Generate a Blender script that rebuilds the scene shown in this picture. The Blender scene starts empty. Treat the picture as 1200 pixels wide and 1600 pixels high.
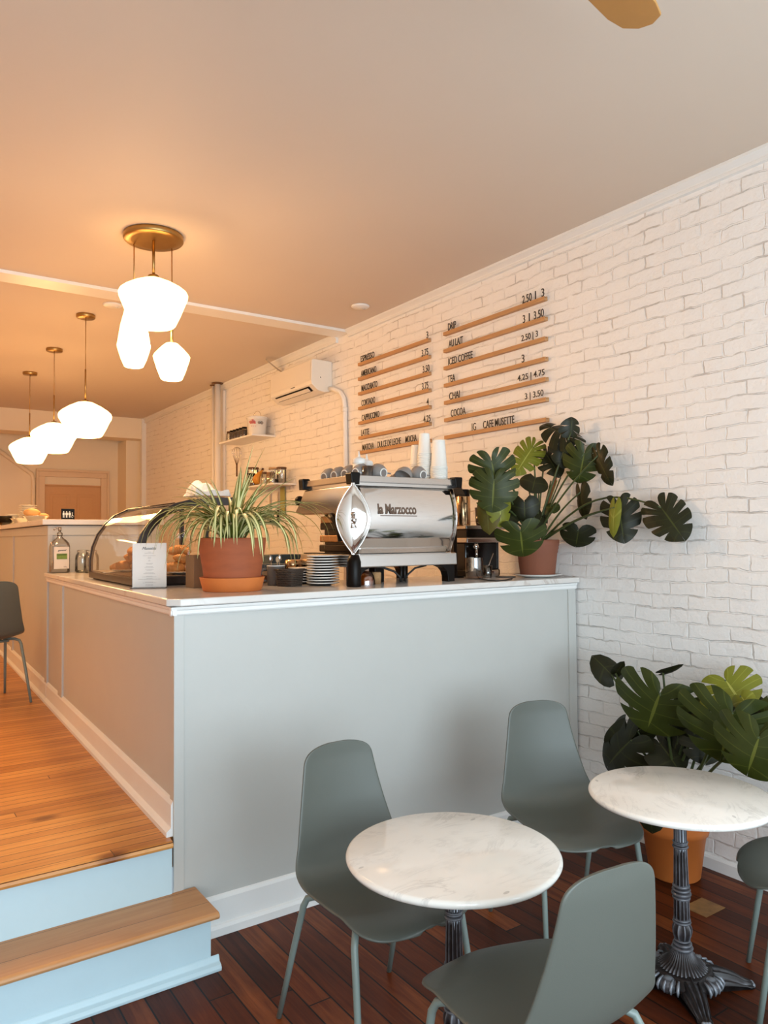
import bpy, math, random
from mathutils import Vector, Matrix, noise as mnoise
random.seed(7)
PI = math.pi
SC = bpy.context.scene
COL = SC.collection

# ---------------------------------------------------------------- camera
FPX = 1175.7
CAM = Vector((0, 0, 1.6))
def _n(v): return Vector(v).normalized()
AX = _n((1708, -25, -FPX)); AY = _n((-810, -45, -FPX)); AZ = AX.cross(AY).normalized(); AY = AZ.cross(AX)
R3 = Matrix((AX, AY, AZ))
cd = bpy.data.cameras.new('camera'); cam = bpy.data.objects.new('camera', cd); COL.objects.link(cam)
cam.matrix_world = Matrix.Translation(CAM) @ R3.to_4x4()
cd.sensor_fit = 'VERTICAL'; cd.sensor_height = 36; cd.sensor_width = 36
cd.lens = 36 * FPX / 1600; cd.clip_start = .05; cd.clip_end = 100
SC.camera = cam
def at(x, y, ax, val):
    """point of the room seen at pixel (x, y) of the 1200x1600 photograph, on the plane X/Y/Z = val"""
    d = R3 @ Vector((x - 600, 800 - y, -FPX))
    i = 'xyz'.index(ax)
    return CAM + d * ((val - CAM[i]) / d[i])

# ---------------------------------------------------------------- world, lights, exposure
SC.view_settings.view_transform = 'Standard'; SC.view_settings.look = 'None'
SC.view_settings.gamma = 1; SC.view_settings.use_curve_mapping = False
SC.view_settings.exposure = 0.0
w = bpy.data.worlds.new('world'); SC.world = w; w.use_nodes = True
w.node_tree.nodes['Background'].inputs[0].default_value = (.62, .80, 1, 1)
w.node_tree.nodes['Background'].inputs[1].default_value = 1.6
def area(name, loc, rot, sx, sy, power, color):
    l = bpy.data.lights.new(name, 'AREA'); l.shape = 'RECTANGLE'; l.size = sx; l.size_y = sy
    l.energy = power; l.color = color
    o = bpy.data.objects.new(name, l); COL.objects.link(o); o.location = loc; o.rotation_euler = rot
    return o
# daylight entering through the shop window in the front wall (behind the camera)
area('window_daylight', (1.0, -1.72, 1.50), (PI/2, 0, 0), 4.1, 1.8, 168, (.76, .91, 1.0))
LAMP_COL = (1.0, .52, .18)
LAMP_W = 24
def bulb(name, loc, watts, r=.05, col=None):
    l = bpy.data.lights.new(name, 'POINT'); l.energy = watts; l.color = col or LAMP_COL; l.shadow_soft_size = r
    o = bpy.data.objects.new(name, l); COL.objects.link(o); o.location = loc
    return o

# ---------------------------------------------------------------- materials
def new_mat(name):
    m = bpy.data.materials.new(name); m.use_nodes = True
    return m, m.node_tree, m.node_tree.nodes['Principled BSDF']
def N(t, typ, **kw):
    n = t.nodes.new(typ)
    for k, v in kw.items(): setattr(n, k, v)
    return n
def setin(n, **kw):
    for k, v in kw.items(): n.inputs[k.replace('_', ' ')].default_value = v
def mat(name, col, rough=.5, metal=0, noise=.06, scale=30, bump=0, bscale=200, coat=0, spec=None, stretch=None):
    m, t, b = new_mat(name)
    tc = N(t, 'ShaderNodeTexCoord'); src = tc.outputs['Object']
    if stretch:
        mp = N(t, 'ShaderNodeMapping'); mp.inputs['Scale'].default_value = stretch
        t.links.new(src, mp.inputs[0]); src = mp.outputs[0]
    nz = N(t, 'ShaderNodeTexNoise'); setin(nz, Scale=scale, Detail=4.0); t.links.new(src, nz.inputs['Vector'])
    mx = N(t, 'ShaderNodeMix', data_type='RGBA'); t.links.new(nz.outputs[0], mx.inputs[0])
    mx.inputs[6].default_value = (*[c * (1 - noise) for c in col], 1); mx.inputs[7].default_value = (*[min(1, c * (1 + noise)) for c in col], 1)
    t.links.new(mx.outputs[2], b.inputs['Base Color'])
    b.inputs['Roughness'].default_value = rough; b.inputs['Metallic'].default_value = metal
    b.inputs['Coat Weight'].default_value = coat
    if spec is not None: b.inputs['Specular IOR Level'].default_value = spec
    if bump:
        n2 = N(t, 'ShaderNodeTexNoise'); setin(n2, Scale=bscale, Detail=3.0); t.links.new(src, n2.inputs['Vector'])
        bp = N(t, 'ShaderNodeBump'); bp.inputs['Strength'].default_value = bump; bp.inputs['Distance'].default_value = .004
        t.links.new(n2.outputs[0], bp.inputs['Height']); t.links.new(bp.outputs[0], b.inputs['Normal'])
    return m
def glass(name, tint=(1, 1, 1), refl=.12, rough=.02, ior=1.5):
    m, t, b = new_mat(name); t.nodes.remove(b)
    o = t.nodes['Material Output']
    tr = N(t, 'ShaderNodeBsdfTransparent'); tr.inputs[0].default_value = (*tint, 1)
    gl = N(t, 'ShaderNodeBsdfGlossy'); gl.inputs['Roughness'].default_value = rough
    fr = N(t, 'ShaderNodeFresnel'); fr.inputs[0].default_value = ior
    ad = N(t, 'ShaderNodeMath', operation='ADD', use_clamp=True); ad.inputs[1].default_value = refl - .04
    t.links.new(fr.outputs[0], ad.inputs[0])
    ms = N(t, 'ShaderNodeMixShader'); t.links.new(ad.outputs[0], ms.inputs[0]); t.links.new(tr.outputs[0], ms.inputs[1]); t.links.new(gl.outputs[0], ms.inputs[2])
    t.links.new(ms.outputs[0], o.inputs[0])
    return m
def math_node(t, op, a, b=None):
    n = N(t, 'ShaderNodeMath', operation=op)
    for i, v in enumerate((a, b)):
        if v is None: continue
        if isinstance(v, (int, float)): n.inputs[i].default_value = v
        else: t.links.new(v, n.inputs[i])
    return n.outputs[0]
def planks(name, along, width, length, cols, rough, seam=.004, seamcol=(.01, .006, .004), knots=0, contrast=1, coat=.0, grain=1.0, spec=.5, streak=0):
    """boards running along axis 'x' or 'y' of the room"""
    m, t, b = new_mat(name)
    g = N(t, 'ShaderNodeNewGeometry'); s = N(t, 'ShaderNodeSeparateXYZ'); t.links.new(g.outputs['Position'], s.inputs[0])
    u, v = (s.outputs[0], s.outputs[1]) if along == 'x' else (s.outputs[1], s.outputs[0])
    vw = math_node(t, 'DIVIDE', math_node(t, 'ADD', v, 50.0), width)
    row = math_node(t, 'FLOOR', vw); fv = math_node(t, 'FRACT', vw)
    wn = N(t, 'ShaderNodeTexWhiteNoise', noise_dimensions='1D'); t.links.new(row, wn.inputs['W'])
    ul = math_node(t, 'ADD', math_node(t, 'DIVIDE', math_node(t, 'ADD', u, 50.0), length), math_node(t, 'MULTIPLY', wn.outputs[0], 7.31))
    colu = math_node(t, 'FLOOR', ul); fu = math_node(t, 'FRACT', ul)
    cb = N(t, 'ShaderNodeCombineXYZ'); t.links.new(row, cb.inputs[0]); t.links.new(colu, cb.inputs[1])
    w2 = N(t, 'ShaderNodeTexWhiteNoise', noise_dimensions='2D'); t.links.new(cb.outputs[0], w2.inputs['Vector'])
    # grain
    cg = N(t, 'ShaderNodeCombineXYZ')
    t.links.new(math_node(t, 'MULTIPLY', u, 1.6), cg.inputs[0])
    t.links.new(math_node(t, 'ADD', math_node(t, 'MULTIPLY', v, 26.0), math_node(t, 'MULTIPLY', w2.outputs[0], 90.0)), cg.inputs[1])
    gn = N(t, 'ShaderNodeTexNoise'); setin(gn, Scale=1.5, Detail=6.0, Roughness=.62, Distortion=.8); t.links.new(cg.outputs[0], gn.inputs['Vector'])
    lg = N(t, 'ShaderNodeTexNoise'); setin(lg, Scale=2.2, Detail=4.0); t.links.new(g.outputs['Position'], lg.inputs['Vector'])
    f = math_node(t, 'ADD', math_node(t, 'MULTIPLY', w2.outputs[0], .42 * contrast), math_node(t, 'MULTIPLY', gn.outputs[0], .62 * grain))
    f = math_node(t, 'ADD', f, math_node(t, 'MULTIPLY', math_node(t, 'SUBTRACT', lg.outputs[0], .5), .5 * contrast))
    cr = N(t, 'ShaderNodeValToRGB'); t.links.new(f, cr.inputs[0])
    e = cr.color_ramp.elements; e[0].position = .12; e[1].position = .88
    e[0].color = (*cols[0], 1); e[1].color = (*cols[-1], 1)
    for i, c in enumerate(cols[1:-1]):
        ne = e.new(.12 + .76 * (i + 1) / (len(cols) - 1)); ne.color = (*c, 1)
    out = cr.outputs[0]
    if knots:
        kc = N(t, 'ShaderNodeCombineXYZ'); t.links.new(math_node(t, 'MULTIPLY', u, .55), kc.inputs[0]); t.links.new(v, kc.inputs[1])
        vo = N(t, 'ShaderNodeTexVoronoi'); setin(vo, Scale=knots); t.links.new(kc.outputs[0], vo.inputs['Vector'])
        kk = N(t, 'ShaderNodeValToRGB'); t.links.new(vo.outputs['Distance'], kk.inputs[0])
        kk.color_ramp.elements[0].position = .045; kk.color_ramp.elements[0].color = (.25, .12, .05, 1)
        kk.color_ramp.elements[1].position = .13; kk.color_ramp.elements[1].color = (1, 1, 1, 1)
        mk = N(t, 'ShaderNodeMix', data_type='RGBA', blend_type='MULTIPLY'); mk.inputs[0].default_value = .85
        t.links.new(out, mk.inputs[6]); t.links.new(kk.outputs[0], mk.inputs[7]); out = mk.outputs[2]
    if streak:
        sc_ = N(t, 'ShaderNodeCombineXYZ'); t.links.new(math_node(t, 'MULTIPLY', u, .9), sc_.inputs[0]); t.links.new(math_node(t, 'ADD', math_node(t, 'MULTIPLY', v, 34.0), math_node(t, 'MULTIPLY', w2.outputs[0], 30.0)), sc_.inputs[1])
        sn = N(t, 'ShaderNodeTexNoise'); setin(sn, Scale=2.6, Detail=5.0, Roughness=.7); t.links.new(sc_.outputs[0], sn.inputs['Vector'])
        sr_ = N(t, 'ShaderNodeMapRange'); t.links.new(sn.outputs[0], sr_.inputs[0]); setin(sr_, From_Min=.58, From_Max=.70)
        ms_ = N(t, 'ShaderNodeMix', data_type='RGBA', blend_type='MULTIPLY'); t.links.new(math_node(t, 'MULTIPLY', sr_.outputs[0], streak), ms_.inputs[0])
        t.links.new(out, ms_.inputs[6]); ms_.inputs[7].default_value = (.28, .12, .05, 1); out = ms_.outputs[2]
    # seams
    ev = math_node(t, 'MINIMUM', fv, math_node(t, 'SUBTRACT', 1.0, fv)); eu = math_node(t, 'MINIMUM', fu, math_node(t, 'SUBTRACT', 1.0, fu))
    sv = math_node(t, 'LESS_THAN', ev, seam / width / 2); su = math_node(t, 'LESS_THAN', eu, seam / length / 2)
    sm = math_node(t, 'MAXIMUM', sv, su)
    mx = N(t, 'ShaderNodeMix', data_type='RGBA'); t.links.new(sm, mx.inputs[0]); t.links.new(out, mx.inputs[6]); mx.inputs[7].default_value = (*seamcol, 1)
    t.links.new(mx.outputs[2], b.inputs['Base Color'])
    b.inputs['Roughness'].default_value = rough; b.inputs['Specular IOR Level'].default_value = spec; b.inputs['Coat Weight'].default_value = coat; b.inputs['Coat Roughness'].default_value = .25
    h = math_node(t, 'ADD', math_node(t, 'MULTIPLY', gn.outputs[0], .25), math_node(t, 'MULTIPLY', math_node(t, 'SUBTRACT', 1.0, sm), 1.0))
    bp = N(t, 'ShaderNodeBump'); bp.inputs['Strength'].default_value = .35; bp.inputs['Distance'].default_value = .003
    t.links.new(h, bp.inputs['Height']); t.links.new(bp.outputs[0], b.inputs['Normal'])
    return m
def brick_wall(name):
    m, t, b = new_mat(name)
    g = N(t, 'ShaderNodeNewGeometry'); s = N(t, 'ShaderNodeSeparateXYZ'); t.links.new(g.outputs['Position'], s.inputs[0])
    c = N(t, 'ShaderNodeCombineXYZ'); t.links.new(s.outputs[1], c.inputs[0]); t.links.new(s.outputs[2], c.inputs[1])
    wz = N(t, 'ShaderNodeTexNoise'); setin(wz, Scale=2.5, Detail=3.0); t.links.new(c.outputs[0], wz.inputs['Vector'])
    w3 = N(t, 'ShaderNodeTexNoise'); setin(w3, Scale=16.0, Detail=3.0); t.links.new(c.outputs[0], w3.inputs['Vector'])
    def warp(vec, tex, amt):
        sub = N(t, 'ShaderNodeVectorMath', operation='SUBTRACT'); t.links.new(tex.outputs['Color'], sub.inputs[0]); sub.inputs[1].default_value = (.5, .5, .5)
        sc = N(t, 'ShaderNodeVectorMath', operation='SCALE'); t.links.new(sub.outputs[0], sc.inputs[0]); sc.inputs['Scale'].default_value = amt
        ad = N(t, 'ShaderNodeVectorMath', operation='ADD'); t.links.new(vec, ad.inputs[0]); t.links.new(sc.outputs[0], ad.inputs[1])
        return ad.outputs[0]
    vec = warp(warp(c.outputs[0], wz, .045), w3, .022)
    br = N(t, 'ShaderNodeTexBrick'); br.offset = .5
    setin(br, Scale=1.0, Mortar_Size=.005, Mortar_Smooth=.45, Bias=0.0, Brick_Width=.212, Row_Height=.068)
    br.inputs['Color1'].default_value = (.25, .25, .25, 1); br.inputs['Color2'].default_value = (.8, .8, .8, 1); br.inputs['Mortar'].default_value = (.5, .5, .5, 1)
    t.links.new(vec, br.inputs['Vector'])
    fine = N(t, 'ShaderNodeTexNoise'); setin(fine, Scale=45.0, Detail=6.0, Roughness=.6); t.links.new(c.outputs[0], fine.inputs['Vector'])
    med = N(t, 'ShaderNodeTexNoise'); setin(med, Scale=9.0, Detail=3.0); t.links.new(c.outputs[0], med.inputs['Vector'])
    sep = N(t, 'ShaderNodeSeparateColor'); t.links.new(br.outputs['Color'], sep.inputs[0])
    # mortar depth varies: some joints are full of paint
    jm = N(t, 'ShaderNodeMapRange'); t.links.new(med.outputs[0], jm.inputs[0]); setin(jm, From_Min=.40, From_Max=.64, To_Min=.12, To_Max=1.0)
    joint = math_node(t, 'MULTIPLY', br.outputs['Fac'], jm.outputs[0])
    h = math_node(t, 'SUBTRACT', math_node(t, 'MULTIPLY', sep.outputs[0], .5), math_node(t, 'MULTIPLY', joint, .8))
    h = math_node(t, 'ADD', h, math_node(t, 'MULTIPLY', fine.outputs[0], .38))
    h = math_node(t, 'ADD', h, math_node(t, 'MULTIPLY', med.outputs[0], .7))
    bp = N(t, 'ShaderNodeBump'); bp.inputs['Strength'].default_value = .85; bp.inputs['Distance'].default_value = .011
    t.links.new(h, bp.inputs['Height']); t.links.new(bp.outputs[0], b.inputs['Normal'])
    # thin open cracks along some joints, where the paint does not bridge
    crn = N(t, 'ShaderNodeTexNoise'); setin(crn, Scale=6.0, Detail=4.0); t.links.new(vec, crn.inputs['Vector'])
    lim = N(t, 'ShaderNodeMapRange'); t.links.new(crn.outputs[0], lim.inputs[0]); setin(lim, From_Min=.52, From_Max=.6)
    thin = math_node(t, 'MULTIPLY', math_node(t, 'GREATER_THAN', br.outputs['Fac'], .93), lim.outputs[0])
    mx = N(t, 'ShaderNodeMix', data_type='RGBA'); t.links.new(math_node(t, 'MULTIPLY', thin, .38), mx.inputs[0])
    mx.inputs[6].default_value = (.90, .885, .86, 1); mx.inputs[7].default_value = (.25, .18, .13, 1)
    t.links.new(mx.outputs[2], b.inputs['Base Color']); b.inputs['Roughness'].default_value = .42
    return m
def marble(name, base=(.86, .84, .80), vein=(.38, .36, .35), scale=3, amt=.5, rough=.12, spots=0):
    m, t, b = new_mat(name)
    tc = N(t, 'ShaderNodeTexCoord')
    mp = N(t, 'ShaderNodeMapping'); mp.inputs['Rotation'].default_value = (0, 0, .5); mp.inputs['Scale'].default_value = (1, 2.3, 1); t.links.new(tc.outputs['Object'], mp.inputs[0])
    n1 = N(t, 'ShaderNodeTexNoise'); setin(n1, Scale=scale, Detail=9.0, Roughness=.65, Distortion=1.3); t.links.new(mp.outputs[0], n1.inputs['Vector'])
    a = math_node(t, 'ABSOLUTE', math_node(t, 'SUBTRACT', n1.outputs[0], .5))
    r = N(t, 'ShaderNodeValToRGB'); t.links.new(a, r.inputs[0])
    r.color_ramp.elements[0].position = 0; r.color_ramp.elements[0].color = (1, 1, 1, 1)
    r.color_ramp.elements[1].position = .035; r.color_ramp.elements[1].color = (0, 0, 0, 1)
    n2 = N(t, 'ShaderNodeTexNoise'); setin(n2, Scale=scale * 1.3, Detail=3.0); t.links.new(tc.outputs['Object'], n2.inputs['Vector'])
    mr = N(t, 'ShaderNodeMapRange'); t.links.new(n2.outputs[0], mr.inputs[0]); setin(mr, From_Min=.45, From_Max=.7)
    fac = math_node(t, 'MULTIPLY', math_node(t, 'MULTIPLY', r.outputs[0], mr.outputs[0]), amt)
    fac = math_node(t, 'ADD', fac, math_node(t, 'MULTIPLY', mr.outputs[0], .08))
    if spots:
        vo = N(t, 'ShaderNodeTexVoronoi'); setin(vo, Scale=float(spots)); t.links.new(mp.outputs[0], vo.inputs['Vector'])
        v2 = N(t, 'ShaderNodeSeparateColor'); t.links.new(vo.outputs['Color'], v2.inputs[0])
        fac = math_node(t, 'ADD', fac, math_node(t, 'MULTIPLY', math_node(t, 'MULTIPLY', math_node(t, 'LESS_THAN', vo.outputs['Distance'], .11), math_node(t, 'GREATER_THAN', v2.outputs[0], .72)), .45))
    mx = N(t, 'ShaderNodeMix', data_type='RGBA', clamp_factor=True); t.links.new(fac, mx.inputs[0]); mx.inputs[6].default_value = (*base, 1); mx.inputs[7].default_value = (*vein, 1)
    t.links.new(mx.outputs[2], b.inputs['Base Color']); b.inputs['Roughness'].default_value = rough
    return m
def leaf_mat(name, c1, c2, vein, rough=.45):
    m, t, b = new_mat(name)
    uv = N(t, 'ShaderNodeUVMap'); s = N(t, 'ShaderNodeSeparateXYZ'); t.links.new(uv.outputs[0], s.inputs[0])
    tc = N(t, 'ShaderNodeTexCoord'); nz = N(t, 'ShaderNodeTexNoise'); setin(nz, Scale=14.0, Detail=3.0); t.links.new(tc.outputs['Object'], nz.inputs['Vector'])
    mx = N(t, 'ShaderNodeMix', data_type='RGBA'); t.links.new(nz.outputs[0], mx.inputs[0]); mx.inputs[6].default_value = (*c1, 1); mx.inputs[7].default_value = (*c2, 1)
    mr = math_node(t, 'LESS_THAN', s.outputs[0], .035)
    vv = math_node(t, 'LESS_THAN', math_node(t, 'ABSOLUTE', math_node(t, 'SUBTRACT', s.outputs[1], .5)), .03)
    f = math_node(t, 'MAXIMUM', mr, math_node(t, 'MULTIPLY', vv, .35))
    m2 = N(t, 'ShaderNodeMix', data_type='RGBA'); t.links.new(f, m2.inputs[0]); t.links.new(mx.outputs[2], m2.inputs[6]); m2.inputs[7].default_value = (*vein, 1)
    t.links.new(m2.outputs[2], b.inputs['Base Color']); b.inputs['Roughness'].default_value = rough
    b.inputs['Specular IOR Level'].default_value = .3
    return m
def stripe_mat(name, mid, edge):
    m, t, b = new_mat(name)
    uv = N(t, 'ShaderNodeUVMap'); s = N(t, 'ShaderNodeSeparateXYZ'); t.links.new(uv.outputs[0], s.inputs[0])
    a = math_node(t, 'ABSOLUTE', math_node(t, 'SUBTRACT', s.outputs[0], .5))
    f = math_node(t, 'GREATER_THAN', a, .27)
    mx = N(t, 'ShaderNodeMix', data_type='RGBA'); t.links.new(f, mx.inputs[0]); mx.inputs[6].default_value = (*mid, 1); mx.inputs[7].default_value = (*edge, 1)
    t.links.new(mx.outputs[2], b.inputs['Base Color']); b.inputs['Roughness'].default_value = .4
    return m
def emit(name, col, strength):
    m, t, b = new_mat(name)
    b.inputs['Base Color'].default_value = (.9, .88, .84, 1); b.inputs['Roughness'].default_value = .25
    b.inputs['Emission Color'].default_value = (*col, 1); b.inputs['Emission Strength'].default_value = strength
    return m

M = {}
M['brick'] = brick_wall('painted_white_brick')
M['plaster'] = mat('white_plaster', (.80, .77, .73), .6, noise=.02, scale=3, bump=.15, bscale=60)
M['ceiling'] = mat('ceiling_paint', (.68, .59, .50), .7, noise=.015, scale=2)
M['white_trim'] = mat('white_trim_paint', (.84, .84, .82), .38, noise=.03, scale=8)
M['counter_paint'] = mat('counter_paint', (.545, .545, .515), .4, noise=.025, scale=6, bump=.1, bscale=40)
M['riser'] = mat('riser_paint', (.55, .72, .79), .45, noise=.05, scale=7, bump=.2, bscale=30)
M['back_wall'] = mat('back_wall_paint', (.90, .80, .62), .6, noise=.02, scale=3)
M['floor'] = planks('dark_stained_boards', 'y', .089, 2.3, [(.020, .005, .002), (.055, .011, .003), (.115, .024, .006), (.26, .075, .020)], .40, seam=.006, knots=2.6, coat=.0, spec=.16, streak=.6)
M['honey'] = planks('honey_pine_boards', 'x', .058, 4.4, [(.26, .075, .014), (.50, .19, .040), (.68, .30, .075), (.80, .42, .13)], .36, seam=.0035, seamcol=(.06, .02, .006), knots=3.2, contrast=.8, coat=.12, streak=.7)
M['tread'] = planks('pine_tread', 'x', .13, 4, [(.34, .13, .045), (.52, .24, .09), (.66, .35, .15)], .45, seam=.002, seamcol=(.12, .05, .02), contrast=.9)
M['marble'] = marble('table_marble', (.95, .93, .875), (.36, .34, .32), 3.4, .38, .10, spots=9)
M['slab'] = marble('counter_slab', (.74, .71, .67), (.40, .30, .24), 2.0, .5, .16)
M['chair'] = mat('sage_green_plastic', (.104, .113, .097), .42, noise=.03, scale=4, bump=.06, bscale=500)
M['chair_leg'] = mat('sage_green_metal', (.20, .25, .23), .38, noise=.03, scale=20)
M['brass'] = mat('aged_brass', (.40, .25, .09), .32, 1, noise=.15, scale=12)
M['shade'] = emit('opal_glass', (1, .56, .22), 6)
M['chrome'] = mat('polished_steel', (.78, .76, .74), .07, 1, noise=.02, scale=5)
M['steel'] = mat('brushed_steel', (.62, .60, .58), .22, 1, noise=.08, scale=40, stretch=(1, 1, 14))
M['copper'] = mat('warm_metal', (.62, .40, .22), .22, 1, noise=.1, scale=30, stretch=(8, 8, .6))
M['black'] = mat('black_plastic', (.005, .003, .002), .34, noise=.2, spec=.15)
M['black_gloss'] = mat('black_gloss', (.006, .004, .003), .15, noise=.2)
M['ink'] = mat('black_letters', (.012, .012, .016), .4, noise=.1)
M['rail'] = mat('oak_rail', (.52, .28, .12), .5, noise=.22, scale=6, stretch=(1, 1.2, 14))
M['terra'] = mat('terracotta', (.62, .175, .035), .7, noise=.14, scale=7, bump=.25, bscale=60)
M['terra_wet'] = mat('terracotta_streaked', (.36, .09, .03), .7, noise=.38, scale=5, stretch=(1, 1, 5))
M['terra_dark'] = mat('terracotta_brown', (.25, .085, .045), .7, noise=.15, scale=8, bump=.2, bscale=50)
M['terra_orange'] = mat('orange_plastic', (.60, .17, .035), .5, noise=.06, scale=8)
M['soil'] = mat('potting_soil', (.03, .018, .01), .95, noise=.5, scale=60, bump=.8, bscale=120)
M['porcelain'] = mat('white_porcelain', (.80, .78, .74), .15, noise=.02)
M['rim'] = mat('dark_plate_rim', (.03, .02, .016), .35, noise=.1)
M['grey_cup'] = mat('grey_stoneware', (.26, .24, .225), .25, noise=.06)
M['grey_cup_in'] = mat('grey_stoneware_inside', (.19, .17, .16), .3, noise=.05)
M['mug'] = mat('dark_grey_mug', (.11, .095, .085), .45, noise=.1, bump=.2)
M['wicker'] = mat('dark_wicker', (.055, .036, .025), .7, noise=.5, scale=90, bump=1, bscale=160)
M['kraft'] = mat('kraft_card', (.27, .165, .09), .8, noise=.06)
M['paper'] = mat('white_paper', (.86, .85, .81), .7, noise=.02)
M['cup_paper'] = mat('white_cup_paper', (.88, .86, .80), .55, noise=.015)
M['lineink'] = mat('grey_print', (.30, .28, .27), .7, noise=.05)
M['glass'] = glass('clear_glass', (.97, .97, .96), .10)
M['case_glass'] = glass('case_glass', (.98, .96, .93), .045, .01, 1.3)
M['jar_glass'] = glass('jar_glass', (.90, .91, .88), .16, .05)
M['bronze'] = mat('dark_bronze', (.030, .017, .011), .3, .4, noise=.2)
M['bronze_in'] = mat('brown_case_trim', (.17, .085, .035), .4, .2, noise=.15)
M['crust'] = mat('baked_crust', (.62, .27, .075), .5, noise=.5, scale=22, bump=.5, bscale=70)
M['bread'] = mat('bread_crust', (.66, .36, .13), .6, noise=.25, scale=12)
M['iron'] = None
M['banana'] = mat('ripe_banana', (.60, .27, .03), .5, noise=.12)
M['walnut'] = mat('walnut_wood', (.12, .05, .022), .5, noise=.3, scale=8, stretch=(1, 9, 1))
M['lightwood'] = mat('light_wood', (.50, .32, .17), .5, noise=.15, scale=8, stretch=(1, 9, 1))
M['blue_box'] = mat('blue_grey_tin', (.05, .085, .10), .5, noise=.1)
M['red'] = mat('red_print', (.55, .03, .02), .45, noise=.05)
M['green_label'] = mat('green_label', (.16, .26, .05), .6, noise=.3, scale=60)
M['olive'] = mat('olive_board', (.34, .33, .10), .6, noise=.08)
M['spice'] = mat('dark_spice', (.05, .02, .012), .8, noise=.4, scale=60)
M['spice_tan'] = mat('tan_grain', (.45, .25, .11), .9, noise=.3, scale=120)
M['syrup'] = mat('brown_syrup', (.33, .17, .07), .25, noise=.05)
M['cream'] = mat('cream_plastic', (.80, .74, .64), .4, noise=.02)
M['ac'] = mat('air_conditioner_plastic', (.80, .77, .70), .4, noise=.015)
M['cable'] = mat('black_rubber', (.01, .009, .008), .5, noise=.1)
M['stem'] = mat('petiole_green', (.050, .070, .018), .45, noise=.3, scale=30)
M['stake'] = mat('reddish_stake', (.30, .09, .03), .6, noise=.2)
M['spider'] = stripe_mat('variegated_blade', (.78, .74, .36), (.13, .155, .020))
M['leaf_mid'] = leaf_mat('leaf_mid', (.020, .029, .004), (.044, .055, .006), (.12, .135, .022))
M['leaf_dark'] = leaf_mat('leaf_dark', (.008, .009, .003), (.019, .021, .004), (.045, .05, .010))
M['leaf_bright'] = leaf_mat('leaf_bright', (.12, .13, .010), (.20, .20, .016), (.34, .34, .07))
M['leaf_old'] = leaf_mat('leaf_turning', (.045, .035, .010), (.15, .12, .015), (.12, .12, .03))

def iron_mat():
    m, t, b = new_mat('cast_iron_silvered')
    tc = N(t, 'ShaderNodeTexCoord'); nz = N(t, 'ShaderNodeTexNoise'); setin(nz, Scale=30.0, Detail=5.0); t.links.new(tc.outputs['Object'], nz.inputs['Vector'])
    g = N(t, 'ShaderNodeNewGeometry')
    f = math_node(t, 'ADD', g.outputs['Pointiness'], math_node(t, 'MULTIPLY', math_node(t, 'SUBTRACT', nz.outputs[0], .5), .10))
    r = N(t, 'ShaderNodeValToRGB'); t.links.new(f, r.inputs[0])
    e = r.color_ramp.elements; e[0].position = .50; e[0].color = (.016, .012, .012, 1); e[1].position = .60; e[1].color = (.23, .245, .275, 1)
    ne = e.new(.53); ne.color = (.055, .048, .052, 1)
    t.links.new(r.outputs[0], b.inputs['Base Color']); b.inputs['Metallic'].default_value = .35; b.inputs['Roughness'].default_value = .42
    return m
M['iron'] = iron_mat()

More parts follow.
